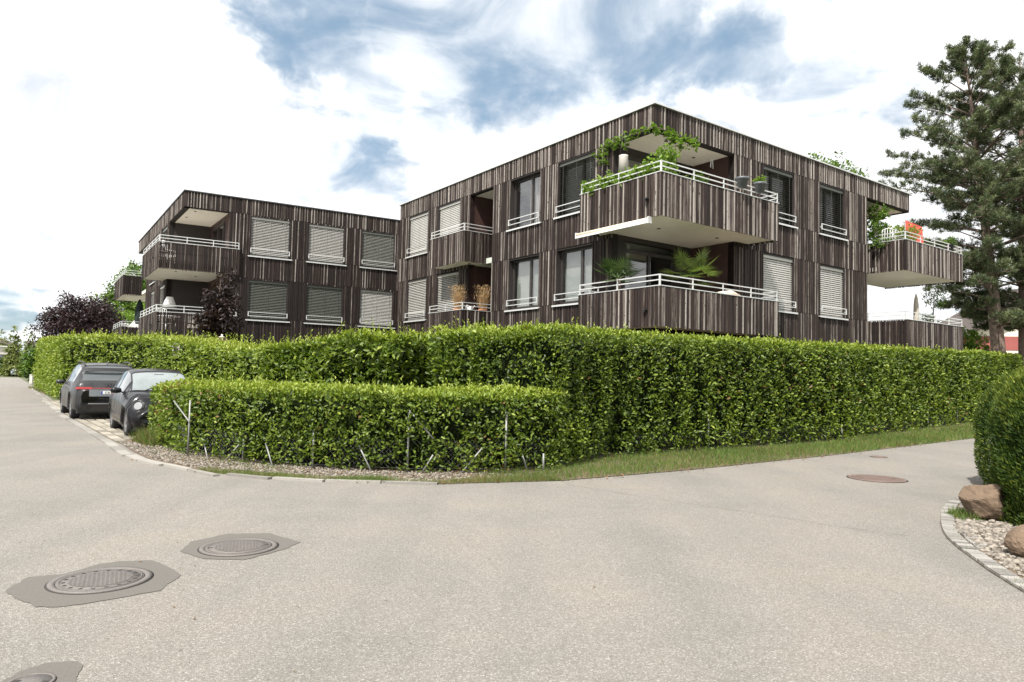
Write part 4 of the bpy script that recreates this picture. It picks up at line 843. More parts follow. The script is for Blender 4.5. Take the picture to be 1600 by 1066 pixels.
# ---------------------------------------------------------------- pines
def pine(label, base, lean, H, r, blen, seed, ntuft_scale=1.):
    t = thing('pine_tree', label, 'pine tree', base, group='tall pines at the right edge'); rr = random.Random(seed)
    axis = lambda z: Vector((lean[0] * (max(z, 0) / H) ** 1.2, lean[1] * (z / H), z))
    m = MB(); zs = [-.2, .4, 1.5, 4, 7, 10, 13, 16, H - .6, H]; rs = [r * 1.15, r, r * .92, r * .8, r * .66, r * .52, r * .4, r * .22, r * .08, .02]
    m.tube([axis(z) for z in zs], rs, 12); m.build('trunk', 'bark_pine', t)
    tuf = []; z = 4.6
    while z < H - .3:
        f = (H - z) / H
        for k in range(rr.choice((3, 4, 4, 5))):
            a = rr.uniform(0, 6.28); L = float(np.interp(z, [3.9, 5.5, 8, 11.5, 14, 17, H], blen)) * rr.uniform(.62, 1.1)
            p0 = axis(z); d = Vector((math.cos(a), math.sin(a), 0)); rise = float(np.interp(z, [4, 9, 15, H], [-.10, .06, .30, .8]))
            cv = [p0 + d * (L * u) + Vector((0, 0, L * (rise * u + .10 * math.sin(u * 3.0) + (.16 * u * u)))) for u in (0, .25, .5, .75, 1)]
            b = MB(); b.tube(cv, [.050 * (L / 4 + .3), .038 * (L / 4 + .2), .028 * (L / 4 + .2), .018, .008], 6)
            side = d.cross(Vector((0, 0, 1)))
            nt_ = int(13 + L * 9.6 * ntuft_scale)
            for j in range(nt_):
                u = rr.uniform(.28, 1) ** .8; q = u * 4; i0 = min(3, int(q)); c = cv[i0].lerp(cv[i0 + 1], q - i0)
                w = rr.uniform(-1, 1) * L * .30 * (1.15 - u); e = c + side * w + d * abs(w) * .35 + Vector((0, 0, rr.uniform(-.08, .28)))
                if rr.random() < .5: b.tube([c, e], [.014, .008], 4, caps=False)
                tuf.append((e, (d * .5 + side * (.4 if w > 0 else -.4) + Vector((0, 0, .8))).normalized()))
            b.build('branch', 'bark_pine', t)
        z += rr.uniform(.36, .62)
    for j in range(5): tuf.append((axis(H) + Vector((rr.uniform(-.1, .1), rr.uniform(-.1, .1), -j * .12)), Vector((0, 0, 1))))
    T = np.array([tuple(a) for a, _ in tuf]); A = np.array([tuple(b) for _, b in tuf]); per = 30
    n = len(T) * per; P = np.repeat(T, per, 0) + NR.normal(0, .06, (n, 3)); D = nrm(np.repeat(A, per, 0) * .75 + rnd_dirs(n) * .95)
    tn = np.clip(np.repeat(NR.normal(.5, .16, len(T)), per) + NR.normal(0, .12, n) + D[:, 2] * .1, 0, 1)
    leaves('crown', P, D, rnd_dirs(n), NR.uniform(.13, .23, n), .034, tn, 'pine_needle', t, (BLADE, BLADEF)); print('pine', n)
pine('tall dark pine leaning slightly left, its trunk standing left of the other pine', (25.4, 36.2, 0), (-1.6, .3), 19.3, .40, [3.0, 3.4, 4.6, 4.9, 3.9, 2.2, .5], 5)
pine('tall dark pine cut off by the right edge of the photo', (27.3, 37.1, 0), (.2, .5), 19.8, .42, [2.6, 3.6, 4.6, 4.8, 3.8, 2.3, .5], 8)
# ---------------------------------------------------------------- clipped yew at the right
def yew(label, c, r, H, n, seed):
    t = thing('yew_bush', label, 'bush', (c[0], c[1], 0), group='clipped yews in the gravel bed'); u = NR.uniform(0, 6.28, n); v = NR.random(n)
    def surf(u, v):
        z = v * H; rad_ = r * np.where(v < .5, 1 - .10 * (1 - v / .5) ** 2, np.sqrt(np.clip(1 - ((v - .5) / .5) ** 2.4, 0, 1)))
        return np.stack([np.cos(u) * rad_, np.sin(u) * rad_, z], -1)
    Q = surf(u, v ** .8); N = nrm(Q - np.array([0, 0, H * .45])) ; N = nrm(np.stack([Q[:, 0], Q[:, 1], np.clip(Q[:, 2] - H * .5, 0, 9) * 1.0], 1))
    k = NR.random(n) < .12; Q[k] = surf(u[k], np.ones(k.sum()) * .999) + rnd_dirs(k.sum()) * np.array([r * .35, r * .35, 0]); 
    lump = vnoise(Q, 3.3, seed) * .07 + vnoise(Q, 9, seed + 2) * .035; dep = -NR.random(n) ** 1.5 * .15; Q = Q + N * (lump + dep)[:, None]
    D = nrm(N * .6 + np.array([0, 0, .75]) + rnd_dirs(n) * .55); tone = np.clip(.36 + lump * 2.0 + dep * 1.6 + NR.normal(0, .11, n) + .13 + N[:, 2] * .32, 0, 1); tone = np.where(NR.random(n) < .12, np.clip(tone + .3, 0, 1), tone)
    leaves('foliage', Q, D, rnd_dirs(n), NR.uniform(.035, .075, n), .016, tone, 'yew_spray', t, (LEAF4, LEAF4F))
    m = MB(); m.lathe([(r * .80, .05), (r * .84, H * .3), (r * .84, H * .55), (r * .66, H * .78), (r * .3, H * .90), (0, H * .92)], n=24); m.build('light_block_core', 'hedge_core', t); return t  # dark solid core added inside the bush to block light
yew('clipped dark yew bush nearest the camera, right behind the two boulders', (6.55, 7.72), 1.08, 1.95, 95000, 4)
yew('clipped yew bush with yellow tips, the farther one beside the side road', (8.32, 10.45), 1.16, 1.98, 60000, 6)
# ---------------------------------------------------------------- shrubs and house beyond the right end of the building
tree('shrub', 'loose bright green shrub between the nearer building and the pines', (25.3, 39.5, 0), (0, 0, 3.6), .08, [(-.6, 0, 2.8, 1.2, 1, 1.3), (.8, 0, 3.2, 1.1, 1, 1.2), (0, 0, 4.2, .8, .7, .6)], 150, 22, .24, .12, 'leaf_bright', .4, cat='shrub', tone=.35)
tree('shrub', 'green shrub in front of the cream house beside the pine trunk', (28.0, 42.0, 0), (0, 0, 3.0), .08, [(-.4, 0, 2.4, 1.3, 1, 1.2), (.9, 0, 2.3, 1.1, 1, 1.0)], 110, 22, .24, .12, 'leaf_green', .4, cat='shrub', tone=.6)
simple('house_cream', (.78, .72, .60), .85, var=.05, scale=1.5)
simple('house_red', (.30, .085, .075), .8, var=.08, scale=1.5)
simple('roof_tile', (.07, .055, .048), .85, var=.3, scale=4)
simple('facade_grey', (.52, .49, .45), .85, var=.05, scale=.7)
simple('facade_white', (.72, .71, .68), .85, var=.04, scale=.7)
def boxpart(name, mat, par, *b):
    m = MB(); m.box(*b); return m.build(name, mat, par)
h = thing('house', 'cream gabled house with a red painted base behind the pine trunks', 'house', (46, 58, 0), rad(-8))
m = MB(); m.add([(-7, 0, 0), (7, 0, 0), (7, 0, 6.3), (0, 0, 10.4), (-7, 0, 6.3), (-7, 10, 0), (7, 10, 0), (7, 10, 6.3), (0, 10, 10.4), (-7, 10, 6.3)], [(0, 1, 2, 3, 4), (5, 6, 7, 8, 9), (0, 4, 9, 5), (1, 2, 7, 6)]); m.build('wall', 'house_cream', h)
boxpart('base_wall', 'house_red', h, -7.05, 7.05, -.05, 10, 4.65, 5.8)
m = MB(); m.bar((-8.2, 5, 5.8), (0, 5, 10.6), 12, .3); m.bar((0, 5, 10.6), (8.2, 5, 5.8), 12, .3); m.build('roof', 'roof_tile', h)
for x in (-3.2, 2.6):
    w = boxpart('window', 'frame_dark', h, x - .6, x + .6, -.08, .05, 6.4, 7.7); boxpart('pane', 'pane_glass', w, x - .52, x + .52, -.10, -.085, 6.48, 7.62)
# far houses at the end of the left road
h = thing('house', 'low flat roofed beige house at the far end of the left road', 'house', (-82.8, 108, 0), rad(36))
boxpart('wall', 'facade_grey', h, -9, 5.0, 0, 8, 0, 4.4); boxpart('roof', 'facade_white', h, -9.2, 5.2, -.3, 8.2, 4.4, 4.55); boxpart('canopy', 'facade_white', h, -9, 5.0, -1.4, -.02, 1.35, 1.6)
for x in (-1.5, 1.2, 3.6): boxpart('door', 'panel_dark', h, x - .5, x + .4, -.05, .02, 0, 1.3)
w = boxpart('window', 'frame_dark', h, 2.8, 4.0, -.06, .02, 2.5, 3.2); boxpart('pane', 'pane_glass', w, 2.86, 3.94, -.08, -.065, 2.56, 3.14)
h = thing('house', 'pale house with a hipped roof showing behind the flat roofed house', 'house', (-118, 150, 0), rad(30))
boxpart('wall', 'facade_white', h, -9, 9, 0, 9, 0, 6.0); m = MB(); m.add([(-10, -1, 6), (10, -1, 6), (10, 10, 6), (-10, 10, 6), (-5, 4.5, 8.2), (5, 4.5, 8.2)], [(0, 1, 5, 4), (1, 2, 5), (2, 3, 4, 5), (3, 0, 4)]); m.build('roof', 'roof_tile', h)
for x in (2, 5.5): w = boxpart('window', 'frame_dark', h, x, x + 1.2, -.06, .02, 3.6, 5.0); boxpart('pane', 'pane_glass', w, x + .06, x + 1.14, -.08, -.065, 3.66, 4.94)
# distant mountains: one ridge all round the view
stone_mat('hazed_mountain', (.20, .25, .28), (.30, .35, .38), .004, .95, .1)  # blue-grey colour with the haze of distance painted in
az = np.linspace(-75, 75, 240); m = MB(); vs = []
for i, a in enumerate(az):
    hgt = 95 + 45 * math.sin(a * .11 + 1) + 30 * math.sin(a * .37) + 14 * math.sin(a * 1.1 + 2) + 5 * math.sin(a * 3.1)
    if a > 20: hgt += 150 * min(1, (a - 20) / 16)
    if a < -30: hgt *= .95
    for rr_, zf in ((3200, 0.), (3500, .55), (3900, 1.0)): vs.append((math.sin(rad(a)) * rr_, math.cos(rad(a)) * rr_, zf * hgt - (12 if zf == 0 else 0)))
m.add(vs, [(3 * i + k, 3 * i + 3 + k, 3 * i + 4 + k, 3 * i + 1 + k) for i in range(239) for k in (0, 1)], True); o = m.build('mountains', 'hazed_mountain', kind='structure')

# ================================================================ cars
def paint(name, col, metal, rough=.32):
    m, t, b = mat_new(name); b.inputs['Base Color'].default_value = (*col, 1); b.inputs['Metallic'].default_value = metal; b.inputs['Roughness'].default_value = rough
    b.inputs['Specular IOR Level'].default_value = .2; b.inputs['Coat Weight'].default_value = .22; b.inputs['Coat Roughness'].default_value = .04
    no = nn(t, 'ShaderNodeTexNoise', i_Scale=5., i_Detail=4.); tcn = nn(t, 'ShaderNodeTexCoord'); lk(t, tcn.outputs['Object'], no.inputs['Vector'])
    lk(t, ramp(t, no.outputs[0], [(.3, rough * .85), (.7, rough * 1.3)]), b.inputs['Roughness'])
    c = ramp(t, no.outputs[0], [(.35, tuple(x * .92 for x in col)), (.75, tuple(min(1, x * 1.1 + .004) for x in col))]); lk(t, c, b.inputs['Base Color'])
paint('paint_black', (.008, .008, .010), .0, .25); paint('paint_grey', (.050, .050, .052), .5, .36); paint('paint_silver', (.45, .50, .56), .6)
simple('car_glass', (.04, .05, .05), .04, 0, var=.1, coat=1.); MATS['car_glass'].node_tree.nodes['Principled BSDF'].inputs['IOR'].default_value = 2.1
simple('sky_pale_screen_glass', (.20, .23, .23), .06, 0, var=.25, scale=1.5, coat=1.)  # windscreen base colour lightened in place of the sky's reflection
simple('tyre', (.018, .018, .019), .85, bump=.3, scale=60)
simple('alloy', (.32, .32, .33), .35, .8); simple('chrome', (.75, .75, .76), .12, 1.)
simple('lamp_red', (.28, .006, .008), .2, coat=1.); simple('lamp_clear', (.30, .31, .32), .08, .2, coat=1.)
simple('plate_white', (.75, .75, .72), .5); simple('plate_blue', (.02, .06, .30), .5); simple('lettering', (.02, .02, .02), .6)
def car(label, spec, loc, rz, paintn, cat='car', detail=True):
    t = thing('parked_car', label, cat, loc, rz); S = spec; st = np.array(S['st'], float); X = st[:, 0]
    def row(x):      # x, zbottom, zbelt, zroof, wlow, wbelt, wroof
        zb, ze, zr, wl, wb, wr = [np.interp(x, X, st[:, k]) for k in range(1, 7)]
        h = zr - ze; pts = [(0, zb), (wl * .86, zb), (wl * .985, zb + .09), (wl * 1.0, zb + (ze - zb) * .45), (wl * .995, zb + (ze - zb) * .72), (wb, ze), (wb + (wr - wb) * .55, ze + h * .52), (wr, ze + h * .90), (wr * .86, ze + h * .985), (wr * .45, zr + .012 * (h > .15)), (0, zr + .018 * (h > .15))]
        for xw in S['wx']:
            q = S['R'] * 1.17; d = abs(x - xw)
            if d < q:
                za = S['R'] + math.sqrt(q * q - d * d) * 1.0; pts = [(y, max(z, za)) if 1 <= j <= 4 else (y, z) for j, (y, z) in enumerate(pts)]
        return pts
    J = 10
    xs = np.unique(np.concatenate([np.linspace(X[0], X[-1], 66), X, [w + s * S['R'] * 1.17 * c for w in S['wx'] for s in (-1, 1) for c in (.995, .9, .7)]])); G = np.array([row(x) for x in xs])
    k = np.ones(5) / 5; 
    def sm(a): p = np.concatenate([[a[0]] * 1, a, [a[-1]] * 1]); return (p[:-2] + 2 * p[1:-1] + p[2:]) / 4
    for j in range(5, J + 1):
        for c in (0, 1): G[:, j, c] = sm(sm(G[:, j, c]))
    for c in (0,): 
        for j in range(1, 5): G[:, j, c] = sm(G[:, j, c])
    def P(x, tt, side):
        i = min(max(np.searchsorted(xs, x) - 1, 0), len(xs) - 2); u = (x - xs[i]) / (xs[i + 1] - xs[i]); j = min(int(tt), J - 1); v_ = tt - j
        a = G[i, j] * (1 - u) * (1 - v_) + G[i + 1, j] * u * (1 - v_) + G[i, j + 1] * (1 - u) * v_ + G[i + 1, j + 1] * u * v_; return Vector((x, side * a[0], a[1]))
    b = MB(); vs = []; n = len(xs); cols = [(j, 1) for j in range(J + 1)] + [(j, -1) for j in range(J - 1, 0, -1)]; K = len(cols)
    for i in range(n):
        for j, sg in cols: vs.append((xs[i], sg * G[i, j, 0], G[i, j, 1]))
    fs = [(i * K + k_, i * K + (k_ + 1) % K, (i + 1) * K + (k_ + 1) % K, (i + 1) * K + k_) for i in range(n - 1) for k_ in range(K)] + [tuple(range(K)), tuple((n - 1) * K + k_ for k_ in range(K - 1, -1, -1))]
    b.add(vs, fs, True); body = b.build('body', paintn, t)
    def patch(name, mat, x0, x1, t0, t1, sides=(1, -1), off=.007, nx=10, nt_=6, par=None, xfun=None):
        """strip lying on the body surface between section parameters t0..t1"""
        for sg in sides:
            m = MB(); vs = []
            for i in range(nx + 1):
                for k_ in range(nt_ + 1):
                    tt = t0 + (t1 - t0) * k_ / nt_; fx = i / nx; a0, a1 = (x0, x1) if xfun is None else xfun(k_ / nt_); x = a0 + (a1 - a0) * fx
                    p = P(x, tt, sg); dx = P(x + .01, tt, sg) - P(x - .01, tt, sg); dt = P(x, min(tt + .05, J), sg) - P(x, max(tt - .05, 0), sg); nm = dx.cross(dt).normalized() * sg
                    if nm.dot(p - Vector((x * .8, 0, .6))) < 0: nm = -nm
                    vs.append(p + nm * off)
            m.add(vs, [(i * (nt_ + 1) + k_, i * (nt_ + 1) + k_ + 1, (i + 1) * (nt_ + 1) + k_ + 1, (i + 1) * (nt_ + 1) + k_) for i in range(nx) for k_ in range(nt_)], True); m.build(name, mat, par or t)
    def across(name, mat, x0, x1, tlo, par=None, off=.007, ny=14, nx=8):
        m = MB(); vs = []
        for i in range(nx + 1):
            x = x0 + (x1 - x0) * i / nx
            for k_ in range(ny + 1):
                q = -1 + 2 * k_ / ny; tt = J - (J - tlo) * abs(q); sg = 1 if q >= 0 else -1; p = P(x, tt, sg); dx = P(x + .01, tt, sg) - P(x - .01, tt, sg); dn = Vector((-dx.z, 0, dx.x)).normalized()
                if dn.z < 0: dn = -dn
                vs.append(p + dn * off)
        m.add(vs, [(i * (ny + 1) + k_, i * (ny + 1) + k_ + 1, (i + 1) * (ny + 1) + k_ + 1, (i + 1) * (ny + 1) + k_) for i in range(nx) for k_ in range(ny)], True); m.build(name, mat, par or t)
    R = S['R']; u = MB(); u.box(X[0] + .15, X[-1] - .15, -S['tw'] + .12, S['tw'] - .12, R * .55, R * 1.9); u.build('underbody', 'black_plastic', t)
    for xw in S['wx']:
        for sg in (1, -1):
            y = sg * (S['tw'] - .02); w = MB(); q = .11 * sg
            prof = [(R * .66, -.5), (R * .93, -.5), (R, -.36), (R, .36), (R * .93, .5), (R * .66, .5)]; nseg = 28; vs = [(xw + r * math.cos(6.2832 * k_ / nseg), y + a * .22 * sg - q, R + r * math.sin(6.2832 * k_ / nseg)) for r, a in prof for k_ in range(nseg)]
            w.add(vs, [(i * nseg + k_, i * nseg + (k_ + 1) % nseg, (i + 1) * nseg + (k_ + 1) % nseg, (i + 1) * nseg + k_) for i in range(len(prof) - 1) for k_ in range(nseg)], True)
            wh = bpy.data.objects.new('wheel', None); COL.objects.link(wh); wh.parent = t
            w.build('tyre', 'tyre', wh)
            r = MB(); yo = y - q + .105 * sg
            for a in range(S.get('spokes', 5)):
                an = 6.2832 * a / S.get('spokes', 5) + .3; c, s_ = math.cos(an), math.sin(an)
                r.add([(xw + c * R * .12 - s_ * R * .08, yo - .01 * sg, R + s_ * R * .12 + c * R * .08), (xw + c * R * .12 + s_ * R * .08, yo - .01 * sg, R + s_ * R * .12 - c * R * .08), (xw + c * R * .62 + s_ * R * .13, yo, R + s_ * R * .62 - c * R * .13), (xw + c * R * .62 - s_ * R * .13, yo, R + s_ * R * .62 + c * R * .13)], [(0, 1, 2, 3)])
            vs = [(xw + rr_ * R * math.cos(6.2832 * k_ / nseg), yo + dy * sg, R + rr_ * R * math.sin(6.2832 * k_ / nseg)) for rr_, dy in ((.70, .0), (.62, .004), (.60, -.03)) for k_ in range(nseg)]
            r.add(vs, [(i * nseg + k_, i * nseg + (k_ + 1) % nseg, (i + 1) * nseg + (k_ + 1) % nseg, (i + 1) * nseg + k_) for i in range(2) for k_ in range(nseg)], True)
            r.add([(xw + .16 * R * math.cos(6.2832 * k_ / 10), yo + .004 * sg, R + .16 * R * math.sin(6.2832 * k_ / 10)) for k_ in range(10)], [tuple(range(10))]); r.build('rim', 'alloy', wh)
            d = MB(); d.add([(xw + .66 * R * math.cos(6.2832 * k_ / 20), yo - .05 * sg, R + .66 * R * math.sin(6.2832 * k_ / 20)) for k_ in range(20)], [tuple(range(20))]); d.build('brake_disc', 'black_plastic', wh)
    if S.get('cladding'):
        for xw in S['wx']:
            for sg in (1, -1):
                m = MB(); N_ = 16; vs = []
                for k_ in range(N_ + 1):
                    a = math.pi * (-.06 + 1.12 * k_ / N_)
                    for rr_ in (R * 1.14, R * 1.30): vs.append((xw + rr_ * math.cos(a), sg * (S['tw'] + .012), R + rr_ * math.sin(a)))
                m.add(vs, [(2 * k_, 2 * k_ + 1, 2 * k_ + 3, 2 * k_ + 2) for k_ in range(N_)]); m.build('arch_trim', 'black_plastic', t)
    for sg in (1, -1):
        mx_, mz = S['mirror']; m = MB(); y = sg * (S['tw'] + .02); vs = []
        m.lathe([(0, -.07), (.075, -.055), (.10, 0), (.085, .05), (0, .075)], (mx_, y + sg * .09, mz), 12, 1.0, 1.25); m.bar((mx_, y - sg * .08, mz - .05), (mx_, y + sg * .06, mz - .03), .03); m.build('wing_mirror', paintn if S.get('mpaint', 1) else 'black_plastic', t)
    for (x0, x1, t0, t1) in S['side']: patch('side_window', 'car_glass', x0, x1, t0, t1)
    for nm, (x0, x1, tl) in S['screens']: across(nm, 'sky_pale_screen_glass' if nm == 'windscreen' else 'car_glass', x0, x1, tl)
    for (x0, x1, t0, t1) in S.get('seams', []): patch('panel_seam', 'black_plastic', x0, x1, t0, t1, off=.003, nx=2 if x1 - x0 < .1 else 12)
    return t, P, patch, across
SUV = dict(R=.375, wx=(-1.45, 1.45), tw=.93, mirror=(.62, 1.06), spokes=7, cladding=False, st=[
    (-2.36, .42, .62, .80, .70, .70, .66), (-2.33, .34, .80, .96, .82, .80, .74), (-2.26, .28, .98, 1.09, .87, .84, .76), (-2.12, .26, 1.03, 1.16, .90, .86, .74), (-1.90, .25, 1.05, 1.42, .93, .88, .70), (-1.62, .25, 1.06, 1.60, .955, .90, .665), (-1.1, .24, 1.06, 1.655, .96, .915, .66), (-.2, .23, 1.045, 1.67, .955, .92, .665), (.45, .23, 1.03, 1.62, .955, .915, .66), (.85, .23, 1.02, 1.40, .955, .90, .70), (1.25, .23, 1.0, 1.11, .955, .88, .74), (1.9, .24, .93, 1.03, .94, .84, .70), (2.22, .27, .80, .90, .86, .76, .60), (2.36, .34, .62, .74, .72, .64, .52)],
    side=[(-1.72, -1.28, 5.15, 6.85), (-1.22, -.30, 5.15, 7.0), (-.22, .72, 5.15, 6.9)], screens=[('rear_window', (-2.14, -1.70, 7.35)), ('windscreen', (.52, 1.22, 7.2))], seams=[(-.27, -.25, 2.2, 5.0), (-1.20, -1.18, 3.5, 5.0), (.83, .85, 2.2, 5.0)])
fwd = 127.0
t, P, patch, across = car('large grey metallic car parked with its rear and red light bar towards the camera', SUV, (-13.15, 22.5, 0), rad(fwd), 'paint_grey', 'car')
def yz_strip(name, mat, x0f, y0, y1, z0, z1, par, thick=.012, n=12):      # strip that follows the rear surface: x from a function of y
    m = MB(); vs = []
    for k in range(n + 1):
        y = y0 + (y1 - y0) * k / n
        for z in (z0, z1): vs += [(x0f(y, z), y, z)]
    m.add(vs, [(2 * k, 2 * k + 2, 2 * k + 3, 2 * k + 1) for k in range(n)], False); return m.build(name, mat, par)
rear = lambda y, z: -2.430 + .07 * (abs(y) / .85) ** 4 + max(0, z - .72) * .36
yz_strip('light_bar', 'lamp_red', lambda y, z: rear(y, z) - .012, -.80, .80, .925, .945, t)
for sg in (1, -1):
    yz_strip('tail_light', 'lamp_red', lambda y, z: rear(y, z) - .014, sg * .48, sg * .88, .905, .965, t)
    yz_strip('rear_reflector', 'lamp_red', lambda y, z: -2.375 + .14 * (abs(y) / .85) ** 3 - .008, sg * .50, sg * .80, .525, .575, t)
yz_strip('rear_window', 'car_glass', lambda y, z: -2.19 + (z - 1.09) * 1.15 + .10 * (abs(y) / .7) ** 2, -.66, .66, 1.12, 1.42, t)
yz_strip('roof_spoiler', 'black_plastic', lambda y, z: -2.0 + (z - 1.46) * .6 + .06 * (abs(y) / .7) ** 2, -.68, .68, 1.44, 1.53, t)
yz_strip('rear_trim', 'alloy', lambda y, z: -2.395 + .12 * (abs(y) / .85) ** 3, -.82, .82, .475, .505, t)
yz_strip('lower_bumper', 'black_plastic', lambda y, z: -2.385 + .12 * (abs(y) / .85) ** 3 + max(0, .4 - z) * .35, -.80, .80, .26, .46, t)
yz_strip('plate_recess', 'grey_plastic', lambda y, z: rear(y, z) - .008, -.55, .55, .70, .90, t)
pl = MB(); pl.box(-2.415, -2.40, -.26, .26, .745, .855); pl = pl.build('licence_plate', 'plate_white', t); q = MB(); q.box(-2.418, -2.416, .215, .258, .748, .852); q.build('country_band', 'plate_blue', pl)
def text(s, size, mat, par, loc, rot, name='lettering'):
    cu = bpy.data.curves.new(name, 'FONT'); cu.body = s; cu.size = size; cu.extrude = .001; cu.align_x = 'CENTER'; cu.align_y = 'CENTER'; cu.materials.append(MATS[mat]); o = bpy.data.objects.new(name, cu); COL.objects.link(o); o.parent = par; o.location = loc; o.rotation_euler = rot
    me = bpy.data.meshes.new_from_object(o.evaluated_get(bpy.context.evaluated_depsgraph_get())); bpy.data.objects.remove(o); o = link(name, me, par, loc); o.rotation_euler = rot; return o
text('CR\u00b76', .10, 'lettering', pl, (-2.419, .05, .80), (math.pi / 2, 0, -math.pi / 2))
for k in range(4):
    m = MB(); c = (-1.5 + k) * .070; vs = []; N_ = 20
    for i in range(N_):
        a = 6.2832 * i / N_
        for rr_ in (.040, .050): vs.append((rear(c, 1.02) - .03, c + rr_ * math.cos(a), 1.02 + rr_ * math.sin(a)))
    m.add(vs, [(2 * i, 2 * i + 1, (2 * i + 3) % (2 * N_), (2 * i + 2) % (2 * N_)) for i in range(N_)]); m.build('badge_ring', 'chrome', t)
for sg in (1, -1):
    m = MB(); m.tube([(-1.65, sg * .60, 1.60), (-1.3, sg * .62, 1.70), (-.2, sg * .62, 1.72), (.4, sg * .61, 1.66)], .018, 8); m.build('roof_rail', 'black_plastic', t)
m = MB(); m.add([(-1.50, -.02, 1.66), (-1.28, -.02, 1.67), (-1.40, 0, 1.74), (-1.50, .02, 1.66), (-1.28, .02, 1.67), (-1.46, 0, 1.74)], [(0, 1, 2, 5), (3, 5, 2, 4), (0, 5, 3), (1, 4, 2)]); m.build('antenna_fin', 'black_plastic', t)
m = MB(); m.bar((-2.13, -.34, 1.115), (-2.15, .08, 1.13), .02); m.build('rear_wiper', 'black_plastic', t)
SMALL = dict(R=.31, wx=(-1.14, 1.17), tw=.80, mirror=(.42, 1.02), spokes=9, st=[
    (-1.80, .40, .66, .80, .60, .60, .50), (-1.74, .30, .86, .98, .74, .70, .60), (-1.58, .24, .97, 1.22, .80, .75, .58), (-1.25, .22, .99, 1.44, .835, .78, .56), (-.7, .21, .985, 1.515, .84, .79, .565), (-.1, .21, .97, 1.525, .84, .79, .57), (.22, .21, .96, 1.46, .84, .785, .57), (.58, .21, .95, 1.23, .84, .78, .60), (.92, .21, .93, 1.01, .84, .76, .66), (1.30, .22, .86, .97, .83, .72, .60), (1.58, .24, .76, .86, .79, .64, .48), (1.74, .27, .60, .70, .70, .55, .40), (1.81, .34, .50, .58, .58, .46, .34)],
    side=[(-.92, -.30, 5.2, 6.9), (-.22, .50, 5.2, 6.9)], screens=[('rear_window', (-1.55, -1.2, 7.35)), ('windscreen', (.26, .88, 7.15))], seams=[(-.30, -.285, 2.2, 5.0), (.64, .655, 2.2, 5.0), (-.3, .64, 2.2, 2.24)])
ff = math.degrees(math.atan2(-.804, .595))
t, P, patch, across = car('small black hatchback parked facing the camera, half hidden by the low hedge', SMALL, (-8.72, 17.25, 0), rad(ff), 'paint_black')
for sg in (1, -1):
    c = Vector((1.635, sg * .60, .70)); f = Vector((.80, sg * .45, .30)).normalized(); ax = f.to_track_quat('Z', 'Y').to_matrix()
    def disc(name, mat, r, rin, off, sq=1., par=None, cc=c, z0=0., z1=0.):
        m = MB(); N_ = 24; vs = []
        for i in range(N_):
            a = 6.2832 * i / N_
            for rr_, oo in ((rin, off + z1), (r, off + z0)): vs.append(cc + ax @ Vector((rr_ * math.cos(a), rr_ * math.sin(a) * sq, oo)))
        if rin > 0: m.add(vs, [(2 * i, 2 * i + 1, (2 * i + 3) % (2 * N_), (2 * i + 2) % (2 * N_)) for i in range(N_)], True)
        else: m.add([vs[2 * i + 1] for i in range(N_)], [tuple(range(N_))])
        return m.build(name, mat, par or t)
    hl = disc('headlight', 'black_plastic', .125, .0, .035); disc('lens', 'lamp_clear', .085, .0, .045, par=hl); disc('ring', 'chrome', .125, .108, .042, par=hl, z0=-.03, z1=.01)
    c2_ = Vector((1.665, sg * .54, .46)); fl_ = disc('fog_lamp', 'black_plastic', .07, 0, .03, .75, cc=c2_); disc('ring', 'chrome', .085, .066, .034, .75, par=fl_, cc=c2_, z0=-.02, z1=.01)
m = MB(); m.box(1.80, 1.825, -.26, .26, .36, .47); m.build('licence_plate', 'plate_white', t)
m = MB(); m.tube([(.93, .05, 1.02), (.75, .45, 1.13)], .012, 5); m.build('wiper', 'black_plastic', t); m = MB(); m.tube([(.93, -.45, 1.01), (.75, -.02, 1.15)], .012, 5); m.build('wiper', 'black_plastic', t)
m = MB(); m.box(.33, .36, -.10, .10, 1.35, 1.41); m.build('rear_view_mirror', 'grey_plastic', t)
patch('belt_trim', 'chrome', -1.0, .62, 4.97, 5.06, off=.006)
car('far pale blue car at the end of the left road, behind the round dark shrub', SUV, (-67.8, 97, 0), rad(-60), 'paint_silver')
# ================================================================ things on the balconies
Mb = B.e.matrix_basis.copy(); Ma = A.e.matrix_basis.copy()
def Bw(x, y, z): 
    a = rad(90 - 54.05); return Vector((BC[0] + x * math.cos(a) - y * math.sin(a), BC[1] + x * math.sin(a) + y * math.cos(a), z))
def Aw(x, y, z):
    x, y = x - .0628 * y, y * .998; a = rad(90 - 59.1); return Vector((AC[0] + x * math.cos(a) - y * math.sin(a), AC[1] + x * math.sin(a) + y * math.cos(a), z))
RB, RA = rad(90 - 54.05), rad(90 - 59.1)
def foliage(t, name, pts, per, rad_, L, Wd, mat, tone=.5, droop=0., tpl=(LEAF6, LEAF6F), sd=.16):
    """leaves round a list of local points"""
    C = np.array([tuple(p) for p in pts]); n = len(C) * per; P = np.repeat(C, per, 0) + rnd_dirs(n) * (NR.random(n) ** .5 * rad_)[:, None]
    D = nrm(rnd_dirs(n) + np.array([0, 0, .2 - droop])); N = nrm(rnd_dirs(n) * .6 + np.array([0, 0, 1.]))
    return leaves(name, P, D, N, L * NR.uniform(.6, 1.3, n), Wd * NR.uniform(.7, 1.2, n), np.clip(NR.normal(tone, sd, n), 0, 1), mat, t, tpl)
def path(pts, step, jit):
    out = []; pts = [Vector(p) for p in pts]
    for a, b in zip(pts, pts[1:]):
        n = max(1, int((b - a).length / step)); out += [a.lerp(b, (i + R_.random()) / n) + Vector([R_.gauss(0, jit) for _ in range(3)]) for i in range(n)]
    return out
O = lambda nm, lab, cat, p, rz=RB, group=None: thing(nm, lab, cat, p, rz, group)
